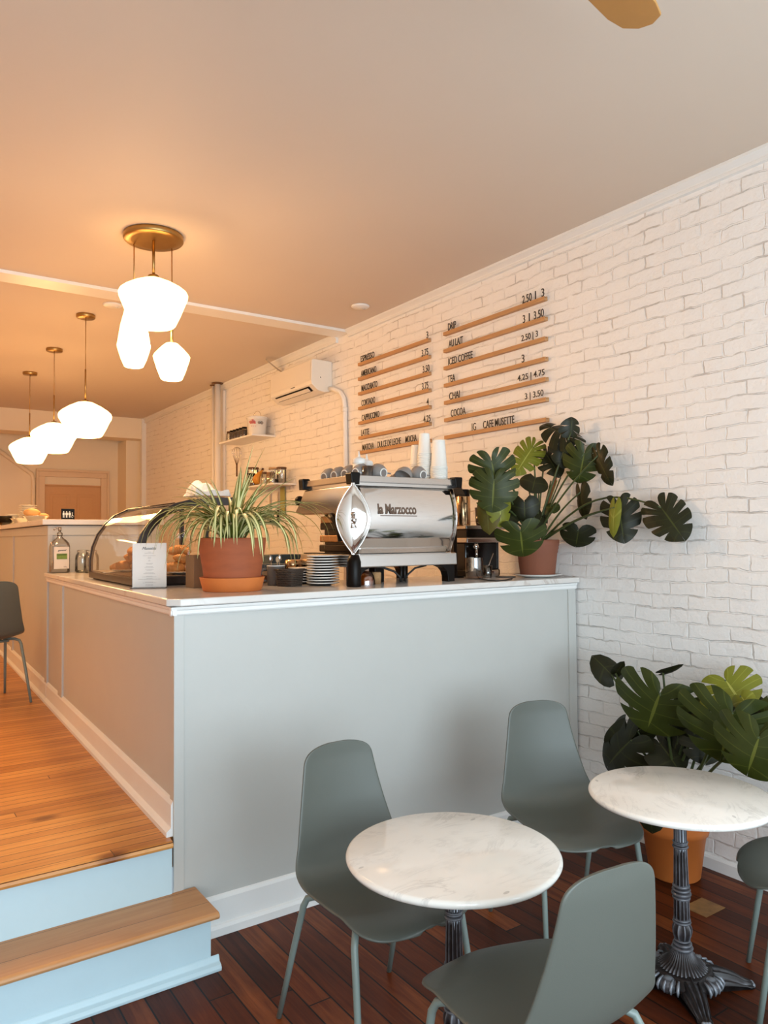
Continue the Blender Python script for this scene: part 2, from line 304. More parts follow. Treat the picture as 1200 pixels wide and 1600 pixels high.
# ---------------------------------------------------------------- mesh building
class MB:
    def __init__(s): s.v = []; s.f = []; s.m = []; s.uv = None; s.sm = []
    def add(s, vs, fs, mi=0, smooth=True):
        o = len(s.v); s.v += [Vector(p) for p in vs]
        for f in fs: s.f.append([o + i for i in f]); s.m.append(mi); s.sm.append(smooth)
    def box(s, a, b, mi=0):
        x0, y0, z0 = a; x1, y1, z1 = b
        x0, x1 = min(x0, x1), max(x0, x1); y0, y1 = min(y0, y1), max(y0, y1); z0, z1 = min(z0, z1), max(z0, z1)
        s.add([(x0,y0,z0),(x1,y0,z0),(x1,y1,z0),(x0,y1,z0),(x0,y0,z1),(x1,y0,z1),(x1,y1,z1),(x0,y1,z1)],
              [(0,3,2,1),(4,5,6,7),(0,1,5,4),(1,2,6,5),(2,3,7,6),(3,0,4,7)], mi, False)
        return s
    def prism(s, poly, z0, z1, mi=0):
        """vertical prism over a plan polygon (counter-clockwise)"""
        n = len(poly)
        s.add([(x, y, z0) for x, y in poly] + [(x, y, z1) for x, y in poly],
              [tuple(range(n-1, -1, -1)), tuple(range(n, 2*n))] + [(i, (i+1) % n, n+(i+1) % n, n+i) for i in range(n)], mi, False)
        return s
    def extrude(s, prof, fn, t0, t1, mi=0, smooth=False):
        """profile points (a, b) mapped by fn(a, b, t) between t0 and t1, closed with caps"""
        n = len(prof)
        s.add([fn(a, b, t0) for a, b in prof] + [fn(a, b, t1) for a, b in prof],
              [tuple(range(n-1, -1, -1)), tuple(range(n, 2*n))] + [(i, (i+1) % n, n+(i+1) % n, n+i) for i in range(n)], mi, smooth)
        return s
    def lathe(s, prof, c=(0,0,0), seg=40, mi=0, rad=None, smooth=True, cap=True):
        """prof: (r, z) list; rad(theta, z, r) may modulate"""
        vs = []
        for r, z in prof:
            for k in range(seg):
                th = 2*PI*k/seg; rr = rad(th, z, r) if rad else r
                vs.append((c[0]+rr*math.cos(th), c[1]+rr*math.sin(th), c[2]+z))
        fs = []
        for i in range(len(prof)-1):
            for k in range(seg):
                k2 = (k+1) % seg
                fs.append((i*seg+k, i*seg+k2, (i+1)*seg+k2, (i+1)*seg+k))
        if cap:
            if prof[0][0] > 1e-5: fs.append(tuple(range(seg-1, -1, -1)))
            if prof[-1][0] > 1e-5: fs.append(tuple((len(prof)-1)*seg + k for k in range(seg)))
        s.add(vs, fs, mi, smooth); return s
    def tube(s, pts, r, seg=10, mi=0, flat=1.0):
        pts = [Vector(p) for p in pts]; n = len(pts)
        rs = r if isinstance(r, (list, tuple)) else [r]*n
        vs = []; prev = None
        for i, p in enumerate(pts):
            d = (pts[min(i+1, n-1)] - pts[max(i-1, 0)]).normalized()
            if prev is None:
                up = Vector((0, 0, 1)) if abs(d.z) < .9 else Vector((1, 0, 0))
                a = d.cross(up).normalized()
            else: a = (prev - d * prev.dot(d)).normalized()
            prev = a; b = d.cross(a)
            for k in range(seg):
                th = 2*PI*k/seg; vs.append(p + (a*math.cos(th) + b*math.sin(th)*flat)*rs[i])
        fs = [(i*seg+k, i*seg+(k+1) % seg, (i+1)*seg+(k+1) % seg, (i+1)*seg+k) for i in range(n-1) for k in range(seg)]
        fs += [tuple(range(seg-1, -1, -1)), tuple((n-1)*seg+k for k in range(seg))]
        s.add(vs, fs, mi); return s
    def ball(s, c, r, seg=16, rings=10, mi=0, sc=(1,1,1)):
        prof = [(math.sin(PI*i/rings), -math.cos(PI*i/rings)) for i in range(rings+1)]
        vs = []; fs = []
        for a, z in prof:
            for k in range(seg):
                th = 2*PI*k/seg; vs.append((c[0]+r*sc[0]*a*math.cos(th), c[1]+r*sc[1]*a*math.sin(th), c[2]+r*sc[2]*z))
        for i in range(rings):
            for k in range(seg): fs.append((i*seg+k, i*seg+(k+1) % seg, (i+1)*seg+(k+1) % seg, (i+1)*seg+k))
        s.add(vs, fs, mi); return s
    def grid(s, fn, nu, nv, mi=0, uvs=None):
        vs = [fn(i/(nu-1), j/(nv-1)) for j in range(nv) for i in range(nu)]
        fs = [(j*nu+i, j*nu+i+1, (j+1)*nu+i+1, (j+1)*nu+i) for j in range(nv-1) for i in range(nu-1)]
        s.add(vs, fs, mi); return s
    def build(s, name, mats, parent=None, bevel=0, weld=False, solid=0, sub=0, loc=None):
        me = bpy.data.meshes.new(name); me.from_pydata([tuple(v) for v in s.v], [], s.f)
        if not isinstance(mats, (list, tuple)): mats = [mats]
        for m in mats: me.materials.append(m)
        me.polygons.foreach_set('material_index', s.m); me.polygons.foreach_set('use_smooth', s.sm)
        if s.uv:
            l = me.uv_layers.new(name='UVMap')
            for p in me.polygons:
                for li in p.loop_indices: l.data[li].uv = s.uv[me.loops[li].vertex_index]
        me.update()
        o = bpy.data.objects.new(name, me); COL.objects.link(o)
        if parent: o.parent = parent
        if loc: o.location = loc
        if weld: md = o.modifiers.new('weld', 'WELD'); md.merge_threshold = 1e-4
        if solid: md = o.modifiers.new('solid', 'SOLIDIFY'); md.thickness = solid; md.offset = 0
        if sub: md = o.modifiers.new('sub', 'SUBSURF'); md.levels = sub; md.render_levels = sub
        if bevel:
            md = o.modifiers.new('bevel', 'BEVEL'); md.width = bevel; md.segments = 2; md.limit_method = 'ANGLE'; md.angle_limit = .6
            md.harden_normals = False
        return o
def tag(o, label=None, cat=None, group=None, kind=None):
    if label: o['label'] = label
    if cat: o['category'] = cat
    if group: o['group'] = group
    if kind: o['kind'] = kind
    return o
def thing(name, label, cat, loc=(0,0,0), rz=0, group=None):
    o = bpy.data.objects.new(name, None); COL.objects.link(o); o.empty_display_size = .1
    o.location = loc; o.rotation_euler = (0, 0, rz)
    return tag(o, label, cat, group)
def struct(name, mb, m, parent=None, **kw):
    o = mb.build(name, m, parent, **kw)
    if not parent: o['kind'] = 'structure'
    return o
def dup(root, loc, rz=None, label=None, group=None, rot=None):
    r = root.copy(); COL.objects.link(r); r.location = loc
    if rz is not None: r.rotation_euler = (0, 0, rz)
    if rot is not None: r.rotation_euler = rot
    if label: r['label'] = label
    if group: r['group'] = group
    for ch in list(root.children):
        c = ch.copy(); COL.objects.link(c); c.parent = r
        for gch in ch.children:
            d = gch.copy(); COL.objects.link(d); d.parent = c
    return r
def text_mesh(name, s, m, mat4, width=None, height=.1, depth=.003, parent=None, shear=0, bold=0):
    cu = bpy.data.curves.new(name, 'FONT'); cu.body = s; cu.size = 1; cu.extrude = depth / 2 / height; cu.shear = shear; cu.offset = bold
    cu.resolution_u = 4
    o = bpy.data.objects.new(name, cu); COL.objects.link(o); bpy.context.view_layer.update()
    me = bpy.data.meshes.new_from_object(o.evaluated_get(bpy.context.evaluated_depsgraph_get()))
    bpy.data.objects.remove(o); bpy.data.curves.remove(cu)
    xs = [v.co.x for v in me.vertices]; ys = [v.co.y for v in me.vertices]
    x0, x1, y0, y1 = min(xs), max(xs), min(ys), max(ys)
    sy = height / (y1 - y0); sx = (width / (x1 - x0)) if width else sy
    for v in me.vertices: v.co = ((v.co.x - x0)*sx, (v.co.y - y0)*sy, v.co.z*height)
    me.materials.clear(); me.materials.append(m)
    o = bpy.data.objects.new(name, me); COL.objects.link(o)
    if parent: o.parent = parent
    o.matrix_local = mat4
    return o
def frame_at(loc, xd, yd):
    x = Vector(xd).normalized(); y = Vector(yd).normalized(); z = x.cross(y)
    m = Matrix((x, y, z)).transposed().to_4x4(); m.translation = Vector(loc); return m

# ---------------------------------------------------------------- room
XL, XR = -1.3, 3.36
YF, YB = -1.8, 11.75
ZC = 3.353
ZR = .43
struct('floor', MB().box((XL, YF, -.1), (XR, 3.0, 0)), M['floor'])
rf = MB(); rf.box((XL, 2.93, .30), (.995, YB, ZR)); rf.box((.995, 2.97, .30), (XR, YB, ZR))
rf.extrude([(2.93, .43), (2.905, .43), (2.893, .424), (2.889, .415), (2.893, .406), (2.905, .40), (2.93, .40)], lambda a, b, t: (t, a, b), XL, .992)
struct('floor_raised', rf, M['honey'])
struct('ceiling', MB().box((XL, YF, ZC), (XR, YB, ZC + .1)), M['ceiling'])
struct('wall_right', MB().box((XR, YF, 0), (XR + .2, YB, ZC)), M['brick'])
struct('wall_left', MB().box((XL - .2, YF, 0), (XL, YB, ZC)), M['plaster'])
struct('wall_back', MB().box((XL, YB, 0), (XR, YB + .1, ZC)), M['back_wall'])
# front wall with the shop window
fw = MB(); wx0, wx1, wz0, wz1 = -1.05, 3.05, .55, 2.45
fw.box((XL, YF - .2, 0), (XR, YF, wz0)); fw.box((XL, YF - .2, wz1), (XR, YF, ZC)); fw.box((XL, YF - .2, wz0), (wx0, YF, wz1)); fw.box((wx1, YF - .2, wz0), (XR, YF, wz1))
struct('wall_front', fw, M['plaster'])
wf = MB()
for x in (wx0, 0.3, 1.7, wx1): wf.box((x - .03, YF - .12, wz0), (x + .03, YF - .04, wz1))
for z in (wz0, wz1): wf.box((wx0, YF - .12, z - .03), (wx1, YF - .04, z + .03))
struct('window_1', wf, M['white_trim'])
# ceiling board between the two rooms
struct('trim_1', MB().box((XL, 5.37, ZC - .022), (XR - .002, 5.56, ZC + .0)), M['white_trim'])
# crown moulding along the brick wall
def crown(y0, y1, name, drop=.06):
    p = [(XR, ZC), (XR - .05, ZC), (XR - .05, ZC - .014), (XR - .040, ZC - .020), (XR - .022, ZC - .034), (XR - .018, ZC - .040), (XR - .024, ZC - .044), (XR - .024, ZC - drop), (XR, ZC - drop)]
    struct(name, MB().extrude(p, lambda a, b, t: (a, t, b), y0, y1), M['white_trim'])
crown(YF, 5.37, 'trim_2'); crown(5.56, 11.02, 'trim_3', .068)
# soffit, pilaster and side boxing at the back of the room
struct('wall_soffit', MB().box((XL, 11.03, 3.055), (XR, 11.40, ZC)), M['back_wall'])
struct('wall_pilaster', MB().box((3.16, 11.3, ZR), (XR, YB, 3.055)), M['back_wall'])
struct('trim_4', MB().box((XR - .06, 11.0, ZR), (XR, 11.06, ZC)), M['white_trim'])
# door in the back wall
a = at(57, 800, 'y', YB); b_ = at(168, 800, 'y', YB); top = at(110, 737, 'y', YB).z; itop = at(110, 746, 'y', YB).z
dl, dr = a.x, b_.x; fwid = (dr - dl) * .105
df = MB()
df.box((dl + .02, YB - .04, ZR), (dl + fwid, YB, itop)); df.box((dr - fwid, YB - .04, ZR), (dr - .02, YB, itop)); df.box((dl + .02, YB - .04, itop), (dr - .02, YB, top - .01))
df.box((dl - .015, YB - .055, ZR), (dl + .02, YB, top - .01)); df.box((dr - .02, YB - .055, ZR), (dr + .015, YB, top - .01)); df.box((dl - .015, YB - .055, top - .01), (dr + .015, YB, top + .025))
struct('trim_5', df, mat('door_casing_paint', (.78, .62, .44), .5, noise=.03), bevel=.004)
M['door'] = mat('door_paint', (.66, .40, .20), .5, noise=.04)
dz = at(110, 760, 'y', YB).z
dm = MB(); dm.box((dl + fwid, YB - .012, ZR), (dr - fwid, YB - .002, dz))
dw = dr - dl - 2 * fwid
dm.box((dl + fwid, YB - .035, dz), (dr - fwid, YB, dz + .02))
for i in (0, 1):
    x0 = dl + fwid + dw * (.09 + .47 * i); x1 = x0 + dw * .35
    for z0, z1 in ((dz - .75, dz - .12), (ZR + .25, dz - .95)):
        dm.box((x0, YB - .02, z0), (x1, YB - .012, z1)); dm.box((x0 + .04, YB - .028, z0 + .04), (x1 - .04, YB - .02, z1 - .04))
struct('door_1', dm, M['door'], bevel=.004)
# sloping stair trim on the back wall, running down left of the door
p0 = at(-60, 662, 'y', YB - .02); p1 = at(50, 741, 'y', YB - .02); p2 = Vector((p1.x + .02, YB - .02, p1.z - .1)); p3 = Vector((p1.x + .02, YB - .02, ZR))
struct('trim_6', MB().tube([p0, p1, p2, p3], .03, 8), M['back_wall'])
# baseboard of the right wall
bb = MB().extrude([(XR, 0), (XR - .018, 0), (XR - .018, .052), (XR - .012, .062), (XR, .064)], lambda a, b, t: (a, t, b), YF, 2.93)
struct('baseboard_right', bb, M['white_trim'])

# steps
st = MB()
st.box((XL, 2.925, .215), (1.0, 2.95, .402)); st.box((XL, 2.715, 0), (1.075, 2.735, .19)); st.box((1.055, 2.735, 0), (1.075, 2.93, .19))
st.extrude([(2.715, 0), (2.685, 0), (2.683, .012), (2.690, .022), (2.704, .028), (2.710, .045), (2.715, .05)], lambda a, b, t: (t, a, b), XL, 1.105)
struct('trim_7', st, M['riser'], bevel=.003)
tr = MB().extrude([(2.934, .19), (2.934, .217), (2.69, .217), (2.680, .213), (2.676, .204), (2.680, .195), (2.69, .19)], lambda a, b, t: (t, a, b), XL, 1.095)
tg = tr.build('stair_tread', M['tread'], bevel=.003); tag(tg, kind='structure')

# ---------------------------------------------------------------- counter
YC = 2.934
def xs(y): return 1.008 + .028 * (y - YC)       # left face of the counter
ctr = thing('service_counter', 'white panelled service counter with raised left side and baseboards', 'counter', (2.2, YC, 0))
def cpart(name, mb, m, **kw):
    for i, v in enumerate(mb.v): mb.v[i] = v - Vector((2.2, YC, 0))
    return mb.build(name, m, ctr, **kw)
XE = 3.345
body = MB().prism([(xs(YC)+.008, YC + .008), (XE, YC + .008), (XE, YC + .62), (1.75, YC + .62), (1.75, 5.88), (xs(5.88)+.008, 5.88)], .0, 1.328)
cpart('body', body, M['counter_paint'])
def fbox(x0, x1, z0, z1, d): cpart('batten', MB().box((x0, YC + .008 - d, z0), (x1, YC + .01, z1)), M['counter_paint'], bevel=.002)
fbox(xs(YC), 1.05, 0, 1.296, .010); fbox(3.285, XE, .15, 1.296, .010)
def sbox(y0, y1, z0, z1, d):
    cpart('batten', MB().prism([(xs(y0)+.008-d, y0), (xs(y0)+.012, y0), (xs(y1)+.012, y1), (xs(y1)+.008-d, y1)], z0, z1), M['counter_paint'], bevel=.002)
sbox(5.30, 5.44, ZR, 1.296, .012); sbox(YC, YC+.05, ZR, 1.296, .008)
mo = MB()
prof = [(0, 1.294), (.014, 1.294), (.018, 1.300), (.018, 1.313), (.022, 1.318), (.024, 1.328), (0, 1.328)]
mo.extrude(prof, lambda a, b, t: (t, YC + .008 - a, b), xs(YC) - .016, XE)
mo.extrude(prof, lambda a, b, t: (xs(t) + .008 - a, t, b), YC - .014, 5.88)
cpart('moulding', mo, M['white_trim'])
bs = MB()
prof = [(0, 0), (.026, 0), (.026, .030), (.020, .042), (.012, .046), (.012, .140), (.006, .152), (0, .156)]
bs.extrude(prof, lambda a, b, t: (t, YC + .008 - a, b), 1.05, XE)
cpart('baseboard', bs, M['white_trim'])
bs = MB()
prof = [(0, ZR), (.034, ZR), (.034, ZR+.018), (.016, ZR+.034), (.016, ZR+.120), (.008, ZR+.136), (0, ZR+.140)]
bs.extrude(prof, lambda a, b, t: (xs(t) + .008 - a, t, b), YC + .01, 5.88)
base_prof = prof
cpart('baseboard', bs, M['white_trim'])
# stone worktop, L-shaped with clipped corner
wt = MB().prism([(xs(YC) + .02, YC - .024), (XR - .003, YC - .024), (XR - .003, YC + .66), (1.79, YC + .66), (1.79, 5.88), (xs(5.88) - .024, 5.88), (xs(YC) - .024, YC + .02)], 1.330, 1.360)
tag(wt.build('worktop', M['slab'], bevel=.005), 'grey-veined stone worktop on the service counter with clipped front corner', 'worktop')
# higher bar behind
hb = thing('high_bar', 'taller white panelled bar behind the pastry case, plates and bowls on top', 'bar counter', (1.1, 5.88, ZR))
def hpart(name, mb, m, **kw):
    for i, v in enumerate(mb.v): mb.v[i] = v - Vector((1.1, 5.88, ZR))
    return mb.build(name, m, hb, **kw)
hx = 1.9
hpart('body', MB().prism([(xs(5.88)+.008, 5.89), (hx, 5.89), (hx, 9.3), (xs(9.3)+.008, 9.3)], ZR, 1.700), M['counter_paint'])
h2 = MB()
h2.box((xs(5.88)-.002, 5.878, 1.362), (xs(5.88)+.03, 5.89, 1.63)); h2.box((hx - .06, 5.878, 1.362), (hx, 5.89, 1.63)); h2.box((xs(5.88)-.002, 5.878, 1.63), (hx, 5.89, 1.70))
for y0 in (5.89, 7.80): h2.prism([(xs(y0)-.004, y0+.001), (xs(y0)+.01, y0+.001), (xs(y0+.09)+.01, y0+.09), (xs(y0+.09)-.004, y0+.09)], ZR+.13, 1.63)
h2.prism([(xs(5.89)-.004, 5.89), (xs(5.89)+.01, 5.89), (xs(9.3)+.01, 9.3), (xs(9.3)-.004, 9.3)], 1.63, 1.70)
hpart('batten', h2, M['counter_paint'], bevel=.002)
hpart('baseboard', MB().extrude(base_prof, lambda a, b, t: (xs(t) + .008 - a, t, b), 5.89, 9.3), M['white_trim'])
ht = MB().prism([(xs(5.88)-.045, 5.845), (hx+.03, 5.845), (hx+.03, 9.32), (xs(9.3)-.045, 9.32)], 1.705, 1.745)
tag(ht.build('bar_top', M['slab'], bevel=.005), 'pale stone top of the taller bar at the back left', 'bar top')
ZT = 1.745

# ---------------------------------------------------------------- chairs
def chair_shell():
    keys = [(0, -.263, .878, .135), (.06, -.262, .820, .142), (.18, -.247, .70, .165), (.30, -.226, .585, .192), (.38, -.205, .515, .212), (.43, -.180, .478, .222),
            (.49, -.132, .455, .228), (.57, -.05, .447, .230), (.68, .06, .447, .228), (.79, .165, .455, .222), (.85, .224, .454, .216), (.89, .262, .448, .212)]
    S = keys[-1][0]
    def interp(s):
        for i in range(len(keys)-1):
            if keys[i+1][0] >= s: break
        k0 = keys[max(i-1, 0)]; k1 = keys[i]; k2 = keys[i+1]; k3 = keys[min(i+2, len(keys)-1)]
        t = (s - k1[0]) / (k2[0] - k1[0]); out = []
        for j in (1, 2, 3):
            m1 = (k2[j]-k0[j])/(k2[0]-k0[0]+1e-9)*(k2[0]-k1[0]); m2 = (k3[j]-k1[j])/(k3[0]-k1[0]+1e-9)*(k2[0]-k1[0])
            out.append((2*t**3-3*t*t+1)*k1[j]+(t**3-2*t*t+t)*m1+(-2*t**3+3*t*t)*k2[j]+(t**3-t*t)*m2)
        return out
    def fn(u, v):
        s = S * (.5 - .5*math.cos(PI*v)); s = min(max(s, .0003), S - .0003)
        y, z, w = interp(min(s, S))
        ca = 1.0
        if s < .065: ca = (1 - (1 - s/.065)**2.7)**(1/2.7)
        e = S - s
        if e < .13: ca = min(ca, (1 - (1 - e/.13)**3)**(1/3))
        ca = max(ca, .0005)
        uu = 2*u - 1; x = uu*w*ca
        c = (x/.22)**2
        back = max(0, min(1, (z - .47)/.1)); front = max(0, min(1, (y - .12)/.12))
        y += .036*c*back + .02*c*(1-back)*max(0, min(1, (-y - .02)/.12))
        z += (.022 + .012*(1 - abs(y)/.3))*c*(1-back)*(1-.8*front) + .0
        z -= .012*front*abs(uu)**3
        return (x, y, z)
    return MB().grid(fn, 25, 50)
def make_chair(label):
    t = thing('side_chair', label, 'chair')
    chair_shell().build('seat_shell', M['chair'], t, solid=.009, sub=1)
    for sx in (-1, 1):
        for sy in (-1, 1):
            ty = .158 if sy > 0 else -.140; fy = .225 if sy > 0 else -.273
            zt = .443 if sy > 0 else .446
            pts = [(sx*.110, ty*.45, zt+.002), (sx*.172, ty*.76, zt), (sx*.194, ty*.95, zt-.011), (sx*.203, ty*1.01, zt-.035), (sx*.213, ty+(fy-ty)*.45, .235), (sx*.226, fy, 0)]
            MB().tube(pts, [.0095, .0105, .011, .011, .0105, .0088], 12).build('leg', M['chair_leg'], t)
    fr = MB()
    for ty in (.090, -.110): fr.tube([(-.13, ty, .437), (.13, ty, .437)], .009, 8)
    for sx in (-.1, .1): fr.tube([(sx, -.110, .436), (sx, .090, .436)], .008, 8)
    fr.build('under_seat_frame', M['chair_leg'], t)
    return t
def facing(th): return th - PI/2
CG = 'sage green side chairs'
ch = make_chair('sage green chair left of the nearest marble table, its back against the counter')
ch.location = (1.384, 2.048, 0); ch.rotation_euler.z = facing(-1.559); ch['group'] = CG
dup(ch, (2.345, 2.110, 0), facing(-1.889), 'sage green chair beside the counter end between the two marble tables', CG)
dup(ch, (1.373, 1.349, 0), facing(1.475), 'nearest sage green chair, seen from behind at the bottom of the photo', CG)
dup(ch, (2.672, 1.285, 0), facing(2.147), 'sage green chair cut off by the right edge, only seat front and legs showing', CG)
dup(ch, (.715, 6.15, ZR), facing(1.78), 'olive chair on the raised floor at the left edge, beside the counter', CG)

# ---------------------------------------------------------------- bistro tables
HT = .675
def make_table(label):
    t = thing('bistro_table', label, 'table')
    R = .316
    MB().lathe([(0, HT-.024), (R-.012, HT-.024), (R-.004, HT-.021), (R, HT-.013), (R, HT-.009), (R-.003, HT-.003), (R-.010, HT), (0, HT)], seg=96).build('tabletop', M['marble'], t)
    def flute(n, d):
        def f(th, z, r):
            k = (th*n/(2*PI)) % 1
            return r * (1 - d * (math.sin(PI*k))**.6)
        return f
    c = MB()
    segs = [(.500, .645, .0215, .0235), (.350, .478, .0235, .027), (.232, .300, .027, .0285)]
    for z0, z1, rt, rb in segs:
        c.lathe([(rb, z0), (rb*.99, z0+.004), (rt, z1-.004), (rt*.98, z1)], seg=96, rad=flute(12, .17))
    def ring(z, h, r): c.lathe([(r*.8, z), (r, z+h*.25), (r*1.03, z+h*.5), (r, z+h*.75), (r*.8, z+h)], seg=32)
    for z, h, r in ((.478, .011, .027), (.489, .008, .024), (.497, .006, .026), (.298, .012, .030), (.310, .016, .033), (.326, .012, .031), (.338, .014, .029), (.214, .010, .031), (.224, .009, .029),
                    (.640, .008, .027), (.150, .010, .027), (.135, .014, .032), (.122, .014, .036)): ring(z, h, r)
    c.lathe([(.026, .158), (.033, .168), (.037, .184), (.036, .198), (.030, .212), (.027, .216)], seg=80, rad=flute(9, .2))
    c.lathe([(0, .120), (.02, .120), (.02, .65), (0, .65)], seg=16)
    c.lathe([(.05, .648), (.09, .651), (.09, .6505), (0, .6505)], seg=24)
    c.build('column', M['iron'], t)
    b = MB()
    b.lathe([(.088, .062), (.082, .068), (.062, .082), (.047, .098), (.037, .114), (.030, .126)], seg=144, rad=lambda th, z, r: r*(1 - .10*(math.sin(18*th)**2)**.7))
    b.lathe([(.090, .066), (.094, .062), (.098, .056), (.118, .046), (.122, .032), (.110, .024), (0, .024)], seg=64, rad=lambda th, z, r: r*(1+.06*math.cos(4*(th-PI/4))*-1))
    for k in range(4):     # scroll bosses between the feet
        th = k*PI/2 + PI/4
        cx, cy = .100*math.cos(th), .100*math.sin(th)
        b.ball((cx, cy, .036), .034, 18, 10, sc=(1, 1, .8))
        for q in (-.36, -.18, 0, .18, .36):
            c_, s_2 = math.cos(th+q), math.sin(th+q)
            b.tube([(.104*c_, .104*s_2, .060), (.124*c_, .124*s_2, .052), (.134*c_, .134*s_2, .038), (.130*c_, .130*s_2, .022)], [.003, .0055, .0055, .003], 6)
    b.build('base', M['iron'], t)
    for k in range(4):
        th = k*PI/2
        f = MB(); ca, sa = math.cos(th), math.sin(th)
        def pt(r, s_, z): return (r*ca - s_*sa, r*sa + s_*ca, z)
        path = [(.055, .066, .048), (.09, .064, .047), (.12, .060, .043), (.15, .052, .037), (.18, .040, .032), (.198, .029, .028), (.212, .022, .025), (.226, .020, .026), (.236, .016, .021), (.243, .010, .010)]
        nU = 33; vs = []; fs = []
        for r, z, w_ in path:
            for i in range(nU):
                u = i/(nU-1)*2 - 1
                ridge = .0050*math.cos(u*4*PI)*(1 if r < .215 else .3)
                hh = math.sqrt(max(0, 1 - u*u))
                vs.append(pt(r, w_*u, max(0.001, z*(.25 + .75*hh) + ridge)))
        n = len(path)
        fs = [(j*nU+i, j*nU+i+1, (j+1)*nU+i+1, (j+1)*nU+i) for j in range(n-1) for i in range(nU-1)]
        f.add(vs, fs)
        f.add([pt(r, w_*s_, 0.001) for r, z, w_ in path for s_ in (-1, 1)] , [(2*j, 2*j+2, 2*j+3, 2*j+1) for j in range(n-1)])
        for s_ in (-.008, 0, .008): f.ball(pt(.238, s_*1.1, .008), .008, 10, 6)
        f.build('foot', M['iron'], t)
    return t
tb = make_table('round white marble bistro table nearest the counter corner, between two green chairs')
tb.location = (1.437, 1.742, 0); tb.rotation_euler.z = .2; tb['group'] = 'marble bistro tables'
dup(tb, (2.418, 1.655, 0), -2.25, 'round white marble bistro table in front of the floor monstera', 'marble bistro tables')
# worn patch of old floor near the second table
c0 = at(1100, 1418, 'z', 0)
pt_ = MB().box((c0.x - .07, c0.y - .055, 0), (c0.x + .07, c0.y + .055, .002))
po = pt_.build('floor_patch', mat('worn_floor_patch', (.22, .11, .035), .55, noise=.7, scale=18)); po['kind'] = 'structure'

# ---------------------------------------------------------------- lights of the room
def shade_profile(R, ztop, zmid, zbot):
    h1 = ztop - zmid; rb = R*.62
    return [(.012, ztop), (R*.16, ztop-.004), (R*.30, ztop-h1*.10), (R*.62, ztop-h1*.42), (R*.86, ztop-h1*.74), (R*.965, zmid+h1*.06), (R, zmid-h1*.12), (R*.985, zmid-h1*.35),
            (R*.90, zmid-(zmid-zbot)*.35), (R*.78, zmid-(zmid-zbot)*.65), (rb*1.04, zbot+(zmid-zbot)*.07), (rb*.96, zbot+.004), (rb*.8, zbot), (0, zbot-.002)]
can = at(240, 368, 'z', ZC)
def pendant_set():
    t = thing('pendant_cluster', 'brass ceiling canopy carrying three lit opal glass shades', 'ceiling light', (can.x, can.y, ZC))
    MB().lathe([(0, 0), (.166, 0), (.168, -.006), (.168, -.028), (.164, -.033), (.12, -.034), (0, -.034)], seg=72).build('canopy', M['brass'], t)
    specs = [('big', (0, 0), [(a_[0], a_[1]-ZC) for a_ in shade_profile(.194, 3.100, 3.015, 2.822)], .009, 3.10),
             ('long', None, None, .003, None), ('small', None, None, .003, None)]
    MB().tube([(0, 0, -.03), (0, 0, 3.105-ZC)], .0085, 12).build('rod', M['brass'], t)
    MB().lathe([(a_, z-ZC) for a_, z in [(.0, 3.118), (.03, 3.118), (.034, 3.10), (.0, 3.10)]], seg=24).build('cap', M['brass'], t)
    MB().lathe([(a_, z-ZC) for a_, z in shade_profile(.194, 3.102, 3.018, 2.820)], seg=64).build('shade', M['shade'], t)
    c1 = at(209.5, 372, 'z', ZC) - Vector((can.x, can.y, ZC)); c2 = at(268.5, 380, 'z', ZC) - Vector((can.x, can.y, ZC))
    # long narrow shade
    z = [2.985, 2.72, 2.595]
    MB().tube([(c1.x, c1.y, -.03), (c1.x, c1.y, 3.06-ZC)], .0035, 8).build('cord', M['brass'], t)
    MB().tube([(c1.x, c1.y, 3.09-ZC), (c1.x, c1.y, 2.97-ZC)], .009, 10).build('cap', M['brass'], t)
    MB().lathe([(a_, q-ZC) for a_, q in [(.010, z[0]), (.030, z[0]-.004), (.05, z[0]-.05), (.075, z[0]-.15), (.090, z[1]+.02), (.094, z[1]), (.091, z[1]-.018), (.072, z[2]+.045), (.054, z[2]+.004), (.046, z[2]), (0, z[2])]], c=(c1.x, c1.y, 0), seg=48).build('shade', M['shade'], t)
    z = [2.756, 2.672, 2.535]
    MB().tube([(c2.x, c2.y, -.03), (c2.x+.002, c2.y, 2.86-ZC)], .0035, 8).build('cord', M['brass'], t)
    MB().tube([(c2.x, c2.y, 2.90-ZC), (c2.x, c2.y, 2.752-ZC)], .008, 10).build('cap', M['brass'], t)
    MB().lathe([(a_, q-ZC) for a_, q in [(.010, z[0]), (.036, z[0]-.006), (.07, z[0]-.038), (.100, z[1]+.012), (.106, z[1]), (.103, z[1]-.016), (.080, z[2]+.05), (.062, z[2]+.006), (.054, z[2]), (0, z[2])]], c=(c2.x, c2.y, 0), seg=48).build('shade', M['shade'], t)
    return c1, c2
c1, c2 = pendant_set()
bulb('lamp_and_fill_light', (can.x, can.y, 2.795), 27, .09, (1, .60, .29))
bulb('lamp_and_fill_light', (can.x + c1.x, can.y + c1.y, 2.57), 17, .045, (1, .60, .29))
bulb('lamp_and_fill_light', (can.x + c2.x, can.y + c2.y, 2.51), 17, .045, (1, .60, .29))
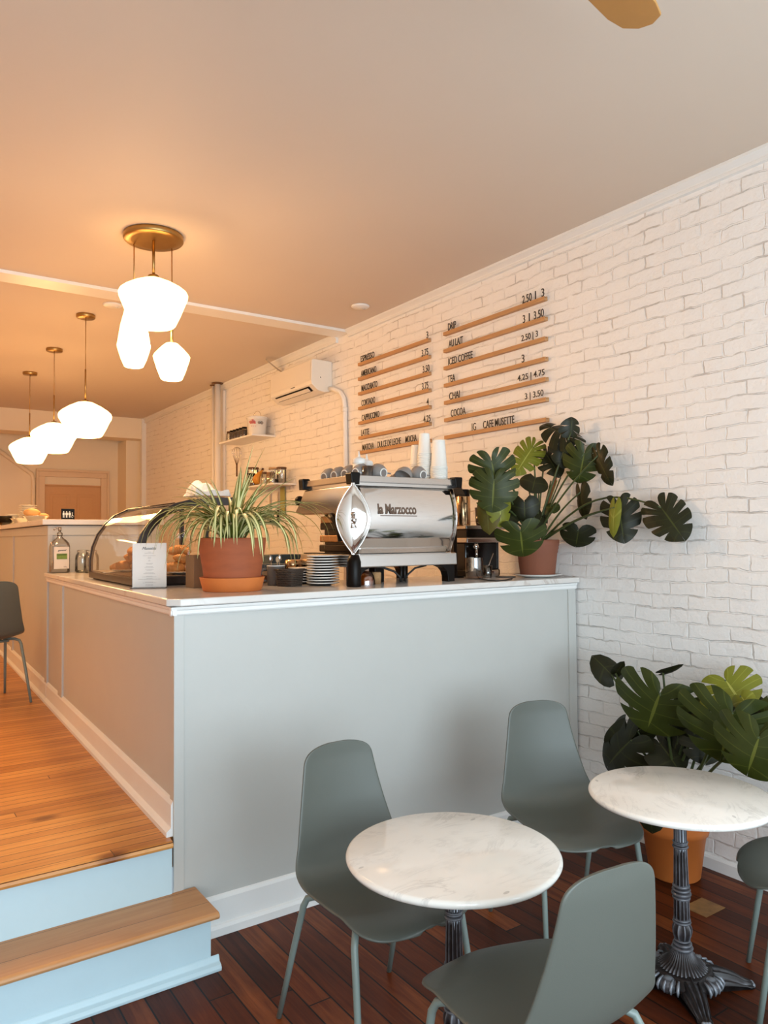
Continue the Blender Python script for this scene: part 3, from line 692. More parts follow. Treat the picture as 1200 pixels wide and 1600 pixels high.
def pendant():
    t = thing('pendant_lamp', 'lit opal glass pendant lamp, nearest and lowest in the photo of the row of three', 'ceiling light')
    MB().lathe([(0, 0), (.070, 0), (.071, -.004), (.071, -.022), (.068, -.026), (0, -.026)], seg=40).build('canopy', M['brass'], t)
    MB().tube([(0, 0, -.02), (0, 0, -.45)], .003, 8).build('cord', M['brass'], t)
    MB().tube([(0, 0, -.43), (0, 0, -.68)], .006, 10).build('rod', M['brass'], t)
    MB().lathe([(.0, -.672), (.022, -.672), (.026, -.69), (0, -.69)], seg=24).build('cap', M['brass'], t)
    MB().lathe([(a_, z-ZC) for a_, z in shade_profile(.197, 2.672, 2.572, 2.394)], seg=64).build('shade', M['shade'], t)
    return t
pp = [at(134, 492, 'z', ZC), at(85, 545, 'z', ZC), at(47, 582, 'z', ZC)]
for q in pp: bulb('lamp_and_fill_light', (q.x, q.y, ZC - .985), 34, .10)
# unseen fill lights added at left to warm counter side, floor and back wall
for q in ((-.45, 4.7, 2.45), (-.45, 7.4, 2.45), (.1, 10.1, 2.6)): area('lamp_and_fill_light', q, (0, 0, 0), .35, .35, 15, LAMP_COL)
pd = pendant(); pd.location = (pp[0].x, pp[0].y, ZC); pd['group'] = 'row of opal pendants'
dup(pd, (pp[1].x, pp[1].y, ZC), None, 'lit opal glass pendant lamp, middle one of the row of three', 'row of opal pendants')
dup(pd, (pp[2].x, pp[2].y, ZC), None, 'lit opal glass pendant lamp, farthest left of the row of three', 'row of opal pendants')
# ceiling discs
for x, y, lb in ((563, 478, 'flat white ceiling disc close to the brick wall crown'), (176, 476, 'flat white ceiling disc behind the pendant cluster')):
    p = at(x, y, 'z', ZC)
    t = thing('ceiling_detector', lb, 'ceiling fixture', (p.x, p.y, ZC), 0, 'ceiling discs')
    MB().lathe([(0, 0), (.068, 0), (.070, -.006), (.060, -.014), (0, -.016)], seg=40).build('cover', M['white_trim'], t)
    MB().lathe([(0, -.016), (.012, -.016), (.012, -.018), (0, -.018)], c=(.03, 0, 0), seg=12).build('sensor', M['porcelain'], t)
# ceiling fan: blade tip in view at the top
zf = 2.98
tipc = at(1008, 38, 'z', zf); inner = at(880, -95, 'z', zf)
dirb = (tipc - inner).normalized(); hub = tipc - dirb * .66
fan = thing('ceiling_fan', 'wooden ceiling fan, one blade tip showing at the top edge', 'ceiling fan', (hub.x, hub.y, ZC))
MB().lathe([(0, 0), (.06, 0), (.06, -.03), (.015, -.05), (.013, -.22), (.08, -.24), (.09, -.30), (.085, -.36), (.05, -.40), (0, -.405)], seg=32).build('motor', M['brass'], fan)
th0 = math.atan2(dirb.y, dirb.x)
M['fanwood'] = mat('amber_blade_wood', (.52, .26, .07), .45, noise=.2, scale=6)
for k in range(3):
    th = th0 + k*2*PI/3
    outl = [(.10, -.02), (.18, -.05), (.35, -.066), (.58, -.068), (.64, -.055), (.665, -.02), (.665, .02), (.64, .055), (.58, .068), (.35, .066), (.18, .05), (.10, .02)]
    b = MB(); R = Matrix.Rotation(th, 3, 'Z') @ Matrix.Rotation(.16, 3, 'X')
    n = len(outl)
    vs = [R @ Vector((x, y, dz_)) + Vector((0, 0, zf-ZC)) for dz_ in (-.004, .004) for x, y in outl]
    b.add(vs, [tuple(range(n-1, -1, -1)), tuple(range(n, 2*n))] + [(i, (i+1) % n, n+(i+1) % n, n+i) for i in range(n)], 0, False)
    b.build('blade', M['fanwood'], fan, bevel=.002)

#PART2

# ---------------------------------------------------------------- menu on the brick wall
RW = 'oak menu rails on the brick wall'; LW = 'black menu letters'
def wall_y(x, y): return at(x, y, 'x', XR - .02).y
def menu_rail(ya, yb, z, lab):
    t = MB().box((XR - .030, 0, -.012), (XR - .0005, yb - ya, .004)); t.box((XR - .030, 0, .004), (XR - .024, yb - ya, .013)); t.box((XR - .014, 0, .004), (XR - .0005, yb - ya, .013))
    for i, v in enumerate(t.v): t.v[i] = v - Vector((XR, 0, 0))
    o = t.build('menu_rail', M['rail'], bevel=.0012, loc=(XR, ya, z)); tag(o, lab, 'rail', RW)
def word(s, xa, xb, yref, z, lab, h=.050):
    """letters standing in a rail: xa, xb are their ends in the photograph"""
    y0 = wall_y(xa, yref); y1 = wall_y(xb, yref)
    o = text_mesh('menu_lettering', s, M['ink'], frame_at((XR - .0265, y0, z + .0132), (0, -1, 0), (0, 0, 1)), width=y0 - y1, height=h, depth=.003, bold=.002)
    tag(o, lab, 'lettering', LW)
zs = [3.033 - .1218*k for k in range(7)]
LX = lambda v: 540 + v*.28333
left = [('ESPRESSO', 88, 163, [('3', 452, 462)]), ('AMERICANO', 89, 173, [('3.75', 425, 461)]), ('MACCHIATO', 91, 178, [('3.50', 430, 467)]), ('CORTADO', 91, 166, [('3.75', 425, 460)]),
        ('CAPPUCCINO', 92, 188, [('4', 450, 461)]), ('LATTE', 88, 131, [('4.25', 431, 470)]), ('MATCHA', 94, 157, [('DULCE DE LECHE', 177, 306), ('MOCHA', 331, 392)])]
right = [('DRIP', 572, 616, [('2.50', 985, 1037), ('|', 1056, 1061), ('3', 1092, 1107)]), ('AU LAIT', 575, 654, [('3', 987, 999), ('|', 1020, 1025), ('3.50', 1048, 1103)]), ('ICED COFFEE', 572, 706, [('2.50 | 3', 977, 1068)]),
         ('TEA', 568, 608, [('3', 977, 992)]), ('CHAI', 575, 632, [('4.25 | 4.75', 953, 1102)]), ('COCOA', 583, 663, [('3 | 3.50', 992, 1094)]), ('IG', 698, 720, [('CAFE MUSETTE', 760, 931)])]
ordn = ['topmost', 'second', 'third', 'fourth', 'fifth', 'sixth', 'lowest']
for side, data, ya, yb in (('left', left, 4.256, 5.200), ('right', right, 3.125, 4.084)):
    for k, (w0, a0, a1, more) in enumerate(data):
        menu_rail(ya, yb, zs[k] - .012, '%s oak rail of the %s menu column, holding %s' % (ordn[k], side, w0))
        word(w0, LX(a0), LX(a1), 600, zs[k] - .012, 'black letters %s at the left end of the %s rail, %s column' % (w0, ordn[k], side))
        for w1, b0, b1 in more:
            place = 'toward the right end' if k < 6 else 'in the middle'
            word(w1, LX(b0), LX(b1), 600, zs[k] - .012, 'black %s %s of %s rail, %s column' % ('of a thin bar' if w1 == '|' else w1.replace(' | ', ' bar '), place, ordn[k], side))

# ---------------------------------------------------------------- air conditioner and pipes
ac = thing('air_conditioner', 'cream wall-mounted air conditioner high on the brick wall', 'air conditioner', (XR, 5.66, 2.89))
prof = [(-.002, .25), (-.19, .255), (-.205, .245), (-.212, .06), (-.205, .035), (-.150, -.012), (-.08, -.028), (-.002, -.01)]
MB().extrude([(a_, b_) for a_, b_ in prof], lambda a, b, t: (a, t, b), 0, .80).build('housing', M['ac'], ac, bevel=.006)
MB().extrude([(-.2135, .075), (-.2145, .075), (-.2075, .243), (-.2065, .243)], lambda a, b, t: (a, t, b), .015, .785).build('front_panel', M['ac'], ac)
lv = MB(); lv.add([(-.196, .07, .0235), (-.196, .73, .0235), (-.153, .73, -.0125), (-.153, .07, -.0125)], [(0, 1, 2, 3)], 0, False)
lv.build('air_outlet', M['black'], ac)
lv = MB(); lv.extrude([(-.200, .006), (-.196, .010), (-.168, -.012), (-.171, -.016)], lambda a, b, t: (a, t, b), .09, .71)
lv.build('louver', M['ac'], ac)
MB().box((-.214, .30, .050), (-.2125, .38, .056)).build('badge', M['ink'], ac)
MB().tube([(-.12, -.0015, .10), (-.12, .002, .10)], .005, 10).build('screw', M['black'], ac)
cp = [at(515, 607, 'x', XR-.03), at(524, 609, 'x', XR-.03), at(532, 613, 'x', XR-.03), at(537, 622, 'x', XR-.025), at(539, 640, 'x', XR-.025)]
y_ = cp[-1].y
pl = MB().tube(cp + [Vector((XR-.025, y_-.003, 2.4)), Vector((XR-.025, y_-.003, 1.2))], .021, 12); pl.tube([Vector((XR-.025, y_, 2.70)), Vector((XR-.025, y_, 2.66))], .0235, 12)
tag(pl.build('drain_conduit', M['white_trim']), 'white painted conduit curving down the brick wall from the air conditioner', 'pipe')
for px_, rr, lb in ((333.5, .020, 'thinner left one of two white vertical pipes at the brick wall'), (340, .033, 'thicker right one of two white vertical pipes at the brick wall')):
    p = at(px_, 620, 'x', XR - .10)
    t = thing('riser_pipe', lb, 'pipe', (p.x, p.y, ZR), 0, 'riser pipes on the brick wall')
    MB().tube([(0, 0, 0), (0, 0, ZC - ZR - .003)], rr, 16).build('pipe', M['plaster'], t)
    MB().lathe([(0, ZC-ZR-.02), (rr*2, ZC-ZR-.012), (rr*2.1, ZC-ZR-.003), (0, ZC-ZR-.003)], seg=24).build('collar', M['bronze_in'], t)
for k, dx in enumerate((0,)):
    p = at(348, 650, 'x', XR)
    MBx = MB().box((XR - .035, p.y - .10, ZR), (XR, p.y + .04, ZC - .07)); o = MBx.build('trim_8', M['plaster'], bevel=.01); o['kind'] = 'structure'
# small strip of printed tape hanging off the crown moulding
p = at(432, 575, 'x', XR - .06)
def tapef(u, v): return (-.02 - .16*(1-v) + .02*u, .05*u - .02*v, .05*(1-v)**1.5 - .06*v + 0)
tape = MB().grid(tapef, 4, 8); t_ = tape.build('peeling_tape', mat('printed_tape', (.35, .33, .33), .4, noise=.9, scale=60), solid=.001, loc=(XR - .002, p.y - .02, ZC - .065))
tag(t_, 'curled strip of printed tape sticking out above the air conditioner', 'tape')

# ---------------------------------------------------------------- wall shelves
def shelf(ya, yb, z, depth, lab):
    t = thing('wall_shelf', lab, 'shelf', (XR, ya, z), 0, 'white wall shelves')
    MB().box((-depth, 0, -.016), (-.001, yb-ya, 0)).build('board', M['white_trim'], t, bevel=.002)
    for yy in (.02, yb-ya-.03):
        MB().box((-.006, yy, -.001), (-.001, yy+.012, .07)).build('bracket', M['white_trim'], t)
    return t
z1 = 2.618; shelf(6.77, 7.60, z1, .26, 'upper white wall shelf with white tub and spice jars')
z2 = 2.112; shelf(6.34, 7.22, z2, .24, 'lower white wall shelf with bananas and jars')
def bucket():
    p = Vector((XR - .13, 6.93, z1))
    t = thing('plastic_tub', 'white plastic tub with red lettering on the upper shelf', 'tub', p)
    MB().lathe([(.080, 0), (.084, .004), (.100, .165), (.104, .166), (.105, .178), (.098, .180), (0, .180)], seg=40).build('tub', M['porcelain'], t)
    MB().lathe([(.108, .178), (.110, .184), (.108, .192), (.098, .194), (0, .194)], seg=40).build('lid', M['porcelain'], t)
    h = [(.0, .10*math.cos(a), .17 + .085*math.sin(a)) for a in [PI*i/14 for i in range(15)]]
    MB().tube(h, .002, 6).build('handle', M['steel'], t)
    th = math.atan2(-p.y + .0, -p.x + 0) ; d = Vector((-.55, -.835, 0)).normalized(); x_ = Vector((d.y*-1, d.x, 0)) ; x_ = Vector((-d.y, d.x, 0)) * 1
    # lettering wraps the side facing the room
    text_mesh('red_lettering', 'ella', M['red'], frame_at(d*.098 + x_*-.060 + Vector((0, 0, .115)), x_, (0, 0, 1)), width=.062, height=.042, depth=.006, parent=t, bold=.02)
    text_mesh('small_print', '- - -', M['red'], frame_at(d*.094 + x_*-.045 + Vector((0, 0, .090)), x_, (0, 0, 1)), width=.05, height=.003, depth=.006, parent=t)
    for k, (dx, rr) in enumerate(((.035, .013), (.060, .015))):
        MB().tube([d*(.092-.012*k) + x_*dx + Vector((0, 0, .125)), d*(.100-.012*k) + x_*dx + Vector((0, 0, .125))], rr, 16).build('round_mark', M['grey_cup'], t)
bucket()
def jar(name, lab, cat, loc, r, h, glassm, fill=None, lid=None, fillh=.75, group=None, neck=.85):
    t = thing(name, lab, cat, loc, 0, group)
    MB().lathe([(0, 0), (r*.94, 0), (r, .006), (r, h*.80), (r*neck, h*.90), (r*neck, h)], seg=28, cap=False).build('glass_body', glassm, t)
    if fill: MB().lathe([(0, .004), (r*.9, .004), (r*.93, .01), (r*.93, h*fillh), (0, h*fillh)], seg=24).build('contents', fill, t)
    if lid: MB().lathe([(0, h-.012), (r*neck*1.06, h-.012), (r*neck*1.08, h+.006), (0, h+.008)], seg=24).build('lid', lid, t)
    return t
sp0 = jar('spice_jar', 'small dark-filled spice jar on the upper shelf left of the white tub', 'jar', (XR - .19, 7.10, z1), .029, .105, M['jar_glass'], M['spice'], M['black'], .8, 'spice jars on the upper shelf')
for k in range(1, 5): dup(sp0, (XR - .19, 7.10 + .078*k, z1), None, 'small dark-filled spice jar on the upper shelf left of the white tub')
jar('spice_jar', 'pale, nearly empty spice jar at the far left end of the upper shelf', 'jar', (XR - .19, 7.10 + .078*5, z1), .029, .105, M['jar_glass'], M['spice_tan'], M['walnut'], .2, 'spice jars on the upper shelf')
# whisk
p = at(370, 697, 'x', XR - .06)
wk = thing('wire_whisk', 'balloon whisk hanging on the brick wall under the upper shelf', 'whisk', (p.x, p.y, p.z))
for k in range(5):
    a0 = PI*k/5; pts = []
    for i in range(13):
        u = i/12; r_ = .052*math.sin(PI*min(1, u))**.8*(1 if u < .5 else 1); zz = -.01 - .19*abs(2*u-1)**1.25*1.0
        rr = .052*(1-abs(2*u-1)**2.2)*(1 if u < .5 else -1) if abs(2*u-1) > 0 else 0
        rr = .052*math.cos(PI/2*(abs(2*u-1)**1.6 if True else 0))*(1 if u < .5 else -1)*(1 if abs(u-.5) > 1e-6 else 0)
        ang = PI*u; rr = .052*math.cos(ang)*1.0; 
        zz = -.012 - .0 + (-(1-math.sin(ang))*.06)
        pts.append((rr*math.cos(a0), rr*math.sin(a0), zz))
    pts = [(.004*math.cos(a0), .004*math.sin(a0), -.21)] + pts + [(-.004*math.cos(a0), -.004*math.sin(a0), -.21)]
    MB().tube(pts, .0022, 5).build('wire', M['steel'], wk)
MB().tube([(0, 0, -.20), (0, 0, -.33)], .009, 8).build('handle', M['walnut'], wk)
# lower shelf goods
jar('storage_jar', 'tall pale glass canister with wooden lid at the left of the lower shelf', 'jar', (XR - .10, 7.10, z2), .06, .20, M['jar_glass'], None, M['walnut'], .5, None, .98)
jar('storage_jar', 'dark-lidded jar beside the bananas on the lower shelf', 'jar', (XR - .17, 6.98, z2), .042, .13, M['jar_glass'], M['spice'], M['black'], .5)
jar('storage_jar', 'small dark jar tight against the left side of the bananas', 'jar', (XR - .19, 6.88, z2), .035, .105, M['jar_glass'], M['spice'], M['black'], .7)
jar('storage_jar', 'short glass jar with white label right of the bananas', 'jar', (XR - .19, 6.62, z2), .036, .115, M['jar_glass'], M['cream'], M['walnut'], .55)
jar('storage_jar', 'jar of orange-brown grain in the middle of the lower shelf', 'jar', (XR - .17, 6.545, z2), .040, .125, M['jar_glass'], M['spice_tan'], M['cream'], .88)
jar('storage_jar', 'wide glass canister behind the grain jar on the lower shelf', 'jar', (XR - .07, 6.66, z2), .055, .165, M['jar_glass'], M['spice'], M['lightwood'], .35, None, .98)
jar('storage_jar', 'clear canister with wooden lid toward the right end of the lower shelf', 'jar', (XR - .11, 6.43, z2), .045, .15, M['jar_glass'], None, M['walnut'], .5, None, .98)
jar('glass_bottle', 'small clear bottle at the front right end of the lower shelf', 'bottle', (XR - .19, 6.46, z2), .026, .12, M['jar_glass'], M['cream'], None, .4, None, .5)
bn = thing('banana_bunch', 'bunch of ripe bananas standing on the lower wall shelf', 'bananas', (XR - .16, 6.76, z2))
for k in range(4):
    off = (k - 1.5)*.026; pts = []; rs = []
    for i in range(11):
        u = i/10; pts.append((-.03 + .045*u - .028*math.sin(PI*u), off*(1.5 - 1.15*u) + .055 - .045*u + .0, .014 + .14*u)); rs.append([.005, .012, .017, .019, .0195, .0195, .019, .017, .012, .006, .0045][i])
    MB().tube(pts, rs, 10).build('banana', M['banana'], bn)
MB().tube([(.012, .008, .150), (.016, .005, .172)], [.014, .010], 8).build('stalk', M['spice'], bn)
# things hanging below the lower shelf
p = at(441, 785, 'x', XR - .02)
tag(MB().box((XR-.022, p.y-.045, 1.80), (XR-.006, p.y+.045, 2.09)).build('cutting_board', M['olive'], bevel=.004), 'narrow olive green board hanging under the lower wall shelf', 'board')
for px_, lb in ((421, 'dark-handled knife hanging on the wall behind the spider plant, left of the other'), (433, 'dark-handled knife hanging on the wall beside the olive board')):
    p = at(px_, 795, 'x', XR - .02); t = thing('kitchen_knife', lb, 'knife', (XR - .012, p.y, 1.90), 0, 'knives hung on the wall')
    MB().box((-.006, -.014, -.16), (.006, .014, -.03)).build('handle', M['black'], t, bevel=.003)
    MB().add([(0, -.014, -.03), (0, .014, -.03), (0, .014, .12), (0, .0, .16), (0, -.014, .14)], [(0, 1, 2, 3, 4)], 0, False) or None
    bl = MB(); bl.add([(0, -.014, -.03), (0, .014, -.03), (0, .014, .12), (0, .0, .16), (0, -.014, .14)], [(0, 1, 2, 3, 4)], 0, False); bl.build('blade', M['steel'], t, solid=.002)

# ---------------------------------------------------------------- high bar goods
def lathe_thing(name, lab, cat, loc, prof, m, seg=32, group=None, sub=None, **kw):
    o = MB().lathe(prof, seg=seg, **kw).build(name, m, None, loc=loc); return tag(o, lab, cat, group)
def plate_profile(r, h): return [(0, 0), (r*.55, 0), (r*.60, .004), (r*.97, h), (r, h+.001), (r*.98, h+.003), (r*.62, .008), (0, .006)]
def bar_at(px_, xx): return Vector((xx, at(px_, 805, 'x', xx).y, ZT))
pb = bar_at(44, 1.36)
for k in range(7):
    lathe_thing('dinner_plate', 'white plate in the taller stack on the high bar behind the bread', 'plate', pb + Vector((0, 0, .055 + .022*k)), plate_profile(.086, .014), M['porcelain'], group='tall white plate stack on the high bar')
bx = MB().lathe([(0, 0), (.05, 0), (.05, .054), (0, .054)], seg=32).build('plate_riser', M['steel'], None, loc=pb); tag(bx, 'round metal base under the taller plate stack on the high bar', 'stand')
p2 = bar_at(20, 1.24)
for k in range(7):
    lathe_thing('side_plate', 'white side plate in the lower stack near the left edge on the high bar', 'plate', p2 + Vector((0, 0, .0165*k)), plate_profile(.072, .012), M['porcelain'], group='lower white plate stack on the high bar')
p3 = bar_at(8, 1.15)
for k in range(6):
    lathe_thing('glass_bowl', 'small clear bowl in the stack at the far left edge of the high bar', 'bowl', p3 + Vector((0, 0, .013*k)), [(0, 0), (.045, 0), (.068, .024), (.070, .026), (.066, .025), (.044, .004), (0, .004)], M['jar_glass'], group='glass bowls on the high bar', cap=False)
bowlp = [(0, 0), (.045, 0), (.05, .004), (.105, .058), (.112, .060), (.104, .056), (.05, .008), (0, .006)]
b1 = bar_at(31, 1.205); b2 = bar_at(56, 1.225)
lathe_thing('steel_bowl', 'shiny steel bowl left of the bread on the high bar', 'bowl', b1, [(a_*.80, b_*.95) for a_, b_ in bowlp], M['chrome'], group='steel bowls on the high bar')
lathe_thing('steel_bowl', 'wide steel bowl under the bread roll on the high bar', 'bowl', b2, bowlp, M['chrome'], group='steel bowls on the high bar')
def bread(lab, loc, r, sc, rz):
    b = MB(); b.ball((0, 0, 0), r, 24, 16, sc=sc)
    for i, v in enumerate(b.v): b.v[i] = v * (1 + .10*mnoise.noise(v*22)) 
    o = b.build('bread_roll', M['bread'], None, loc=loc); o.rotation_euler.z = rz; tag(o, lab, 'bread', 'bread rolls in the steel bowl')
bread('large torn bread roll on top of the steel bowl', b2 + Vector((-.030, -.01, .088)), .062, (1.15, .8, .62), .2)
bread('smaller pale bread roll at the right in the steel bowl', b2 + Vector((.055, -.02, .060)), .040, (1.2, .8, .6), -.3)
# restroom sign
p = at(107, 811, 'y', 5.93)
rs_ = thing('restroom_sign', 'small black sign with white people symbols standing on the high bar', 'sign', (p.x, 5.95, ZT))
MB().box((-.047, -.004, 0), (.047, .004, .082)).build('plaque', M['black'], rs_, bevel=.003)
MB().box((-.047, -.004, 0), (.047, .03, .003)).build('stand', M['black'], rs_)
for k, x in enumerate((-.031, -.010, .011)):
    f = MB(); f.ball((x, -.005, .058), .0045, 10, 6, sc=(1, .4, 1)); f.box((x-.0065 - (.002 if k else 0), -.0058, .034), (x+.0065 + (.002 if k else 0), -.0042, .052)); f.box((x-.005, -.0058, .016), (x-.001, -.0042, .034)); f.box((x+.001, -.0058, .016), (x+.005, -.0042, .034))
    f.build('person_symbol', M['paper'], rs_)
f = MB(); f.ball((.030, -.005, .050), .004, 10, 6, sc=(1, .4, 1)); f.box((.028, -.0058, .030), (.032, -.0042, .044)); f.box((.030, -.0058, .028), (.037, -.0042, .031))
f.tube([(.031 + .008*math.cos(a), -.005, .024 + .008*math.sin(a)) for a in [2*PI*i/12 for i in range(11)]], .0011, 5)
f.build('wheelchair_symbol', M['paper'], rs_)

# ---------------------------------------------------------------- worktop, left arm: bottle, jars, pastry case
ZW = 1.360
p = at(92, 889, 'z', ZW)
by = 5.77; p = at(92, 880, 'y', by)
sb = thing('sanitizer_bottle', 'clear plastic bottle with green and white label at the back of the counter', 'bottle', (p.x + .005, by, ZW), .1)
def sqlathe(prof, r_pow=4, flat=.62, seg=40):
    return MB().lathe(prof, seg=seg, rad=lambda th, z, r: r/((abs(math.cos(th))**r_pow + (abs(math.sin(th))/flat)**r_pow)**(1/r_pow)) if r > .02 else r)
sqlathe([(0, 0), (.060, 0), (.066, .006), (.066, .19), (.060, .212), (.040, .236), (.022, .250), (.016, .258), (.016, .27)]).build('body', glass('bottle_plastic', (.9, .89, .86), .22, .08), sb)
lb_ = MB().box((-.052, -.044, .03), (.052, -.042, .185)); lb_.build('label', mat('pale_label', (.74, .68, .62), .4, noise=.03), sb)
MB().box((-.034, -.0455, .098), (.038, -.044, .138)).build('green_band', M['green_label'], sb)
text_mesh('brand_print', 'general', M['ink'], frame_at((-.026, -.0446, .152), (1, 0, .06), (0, 0, 1)), width=.058, height=.014, depth=.001, parent=sb, shear=.3, bold=.02)
text_mesh('green_print', 'HAND SANITIZER', M['ink'], frame_at((-.030, -.0462, .126), (1, 0, 0), (0, 0, 1)), width=.064, height=.007, depth=.001, parent=sb)
text_mesh('small_print', '1 L', M['ink'], frame_at((.016, -.0446, .040), (1, 0, 0), (0, 0, 1)), width=.02, height=.007, depth=.001, parent=sb, bold=.03)
MB().lathe([(.017, .262), (.019, .264), (.019, .285), (.008, .290), (.008, .302), (0, .302)], seg=20).build('cap', M['jar_glass'], sb)
pn = MB().tube([(0, 0, .300), (0, 0, .325)], .011, 12); pn.tube([(.01, 0, .322), (-.03, 0, .318), (-.042, 0, .306)], .006, 10); pn.build('pump', glass('pump_plastic', (.85, .80, .75), .3, .15), sb)
for x, y_, lab in ((127, 5.70, 'empty glass jar left of the pastry case, the left of two'), (141, 5.60, 'empty glass jar partly behind the pastry case frame')):
    p = at(x + 2, 870, 'y', y_)
    t = thing('mason_jar', lab, 'jar', (p.x, y_, ZW), 0, 'empty glass jars by the pastry case')
    MB().lathe([(0, .004), (.045, .002), (.05, .010), (.05, .10), (.046, .125), (.036, .140), (.035, .150), (.037, .151), (.037, .160), (.035, .161)], seg=36, cap=False).build('glass_body', M['jar_glass'], t)
    MB().lathe([(0, .004), (.046, .006), (.046, .016), (0, .018)], seg=24).build('glass_bottom', glass('thick_glass_%d' % x, (.80, .84, .70), .2, .1), t)

# pastry case
X0, X1, Y0, Y1, ZB = 1.088, 1.665, 3.775, 4.78, ZW
def xc(y): return X0 + .028*(y - Y0)
pc = thing('pastry_case', 'curved glass pastry display case with dark bronze frame', 'display case', (X0, Y0, ZB), -.028)
W_, L_ = X1 - X0, Y1 - Y0
arc = [(0, .045), (0, .11), (.012, .19), (.040, .265), (.085, .330), (.145, .385), (.215, .420), (.29, .440), (.40, .452), (W_, .458)]
def arcp(off):
    out = []
    for i, (x, z) in enumerate(arc):
        a0 = arc[max(i-1, 0)]; a1 = arc[min(i+1, len(arc)-1)]; d = Vector((a1[0]-a0[0], a1[1]-a0[1])).normalized()
        out.append((x + d.y*off, z - d.x*off))
    return out
bsx = MB().box((0, 0, .008), (W_, L_, .045)); bsx.box((.02, .02, 0), (W_ - .02, L_ - .02, .010)); bsx.build('base', M['bronze'], pc, bevel=.003)
MB().box((.015, .02, .0455), (W_ - .02, L_ - .02, .050)).build('deck', mat('case_deck', (.16, .10, .06), .35, noise=.1), pc)
g_ = MB(); g_.extrude(arcp(.002), lambda a, b, t: (a, t, b), .02, L_ - .02) if False else None
ga = arcp(.004); n = len(ga)
g_.add([(x, .02, z) for x, z in ga] + [(x, L_-.02, z) for x, z in ga], [(i, i+1, n+i+1, n+i) for i in range(n-1)])
g_.build('curved_glass', M['case_glass'], pc)
for y0, m_ in ((0, 'near'), (L_ - .018, 'far')):
    fr = MB(); o_, i_ = arcp(0), arcp(.042 if y0 == 0 else .020)
    k = len(o_)
    vs = [(x, y0, z) for x, z in o_] + [(x, y0, z) for x, z in i_] + [(x, y0+.018, z) for x, z in o_] + [(x, y0+.018, z) for x, z in i_]
    fs = []
    for j in range(k-1):
        fs += [(j, j+1, k+j+1, k+j), (2*k+j, 3*k+j, 3*k+j+1, 2*k+j+1), (j, 2*k+j, 2*k+j+1, j+1), (k+j, k+j+1, 3*k+j+1, 3*k+j)]
    fr.add(vs, fs, 0, False); fr.build('frame_arch', M['bronze'], pc)
    gl = MB(); poly = [(x, y0+.009, z) for x, z in i_] + [(W_, y0+.009, .045)]
    gl.add(poly, [tuple(range(len(poly)))], 0, False); gl.build('side_glass', M['case_glass'], pc)
for yy in (0, L_ - .03):
    MB().box((W_ - .022, yy, .045), (W_, yy + .03, .458)).build('rear_post', M['bronze'], pc)
MB().box((W_ - .022, L_*.5, .045), (W_ - .004, L_*.5 + .03, .44)).build('rear_post', M['bronze'], pc)
MB().box((W_ - .022, 0, .440), (W_, L_, .462)).build('top_rail', M['bronze'], pc)
MB().tube([(.0, .0, .0)] and [(x, .02, z) for x, z in [(.215, .4215)]] + [(.215, L_ - .02, .4215)], .003, 6).build('glass_joint', M['bronze'], pc)
MB().ball((W_ - .026, L_*.5 + .015, .24), .009, 10, 8).build('door_knob', M['chrome'], pc)
# croissants on plates inside the case
def case_pt(u, v, z): return (X0 + u*math.cos(-.028) - v*math.sin(-.028), Y0 + u*math.sin(-.028) + v*math.cos(-.028), ZB + z)
def croissant_mesh():
    b = MB(); n = 46; seg = 18; vs = []
    for i in range(n+1):
        u = i/n*2 - 1; th = u*1.35; R = .052
        c = Vector((R*math.sin(th), R*(1 - math.cos(th)), 0)); d = Vector((math.cos(th), math.sin(th), 0)); nrm = Vector((-d.y, d.x, 0))
        env = max(0, 1 - abs(u)**2.1)
        stepv = (u*5.2) % 1 if u > 0 else (-u*5.2) % 1
        r = (.008 + .026*env) * (1 + .16*(1-stepv) - .06)
        if i in (0, n): r = .004
        for k in range(seg):
            a0 = 2*PI*k/seg; w_ = 1 + .05*mnoise.noise(Vector((i*.4, k*.6, 1)))
            vs.append(c + nrm*math.cos(a0)*r*w_ + Vector((0, 0, 1))*math.sin(a0)*r*.82*w_)
    fs = [(i*seg+k, i*seg+(k+1) % seg, (i+1)*seg+(k+1) % seg, (i+1)*seg+k) for i in range(n) for k in range(seg)]
    fs += [tuple(range(seg-1, -1, -1)), tuple(n*seg+k for k in range(seg))]
    b.add(vs, fs); return b
cr0 = None
CGp = 'croissants in the pastry case'
def croissant(u, v, z, rz, lab, s=1.0, tilt=0):
    global cr0
    loc = case_pt(u, v, z)
    if cr0 is None:
        o = croissant_mesh().build('croissant', M['crust']); cr0 = o
    else:
        o = cr0.copy(); COL.objects.link(o)
    o.location = loc; o.rotation_euler = (tilt, 0, rz); o.scale = (s, s, s); tag(o, lab, 'croissant', CGp)
def plate_at(u, v, r, lab):
    lathe_thing('pastry_plate', lab, 'plate', case_pt(u, v, .0505), plate_profile(r, .012), M['porcelain'], group='white plates inside the pastry case')
plate_at(.16, .62, .115, 'white plate under the left croissant pile in the pastry case')
plate_at(.32, .16, .125, 'white plate under the right croissant pile in the pastry case')
PL = 'croissant low in the left pile inside the pastry case, '; PR = 'croissant low in the right pile inside the pastry case, '
croissant(.11, .60, .085, .4, PL + 'leftmost and front', 1.05); croissant(.20, .54, .085, 2.6, PL + 'nearest the card', 1.05); croissant(.16, .70, .085, 4.4, PL + 'at the back', 1.0)
croissant(.155, .60, .130, 1.2, 'croissant on top of the left pile inside the pastry case', 1.08, .25); croissant(.17, .58, .170, 3.3, 'highest croissant, crowning the left pile in the pastry case', .95, -.2)
croissant(.26, .14, .085, .2, PR + 'half behind the menu card', 1.1); croissant(.35, .12, .085, 2.2, PR + 'in front', 1.12); croissant(.39, .19, .085, 3.9, PR + 'rightmost', 1.05)
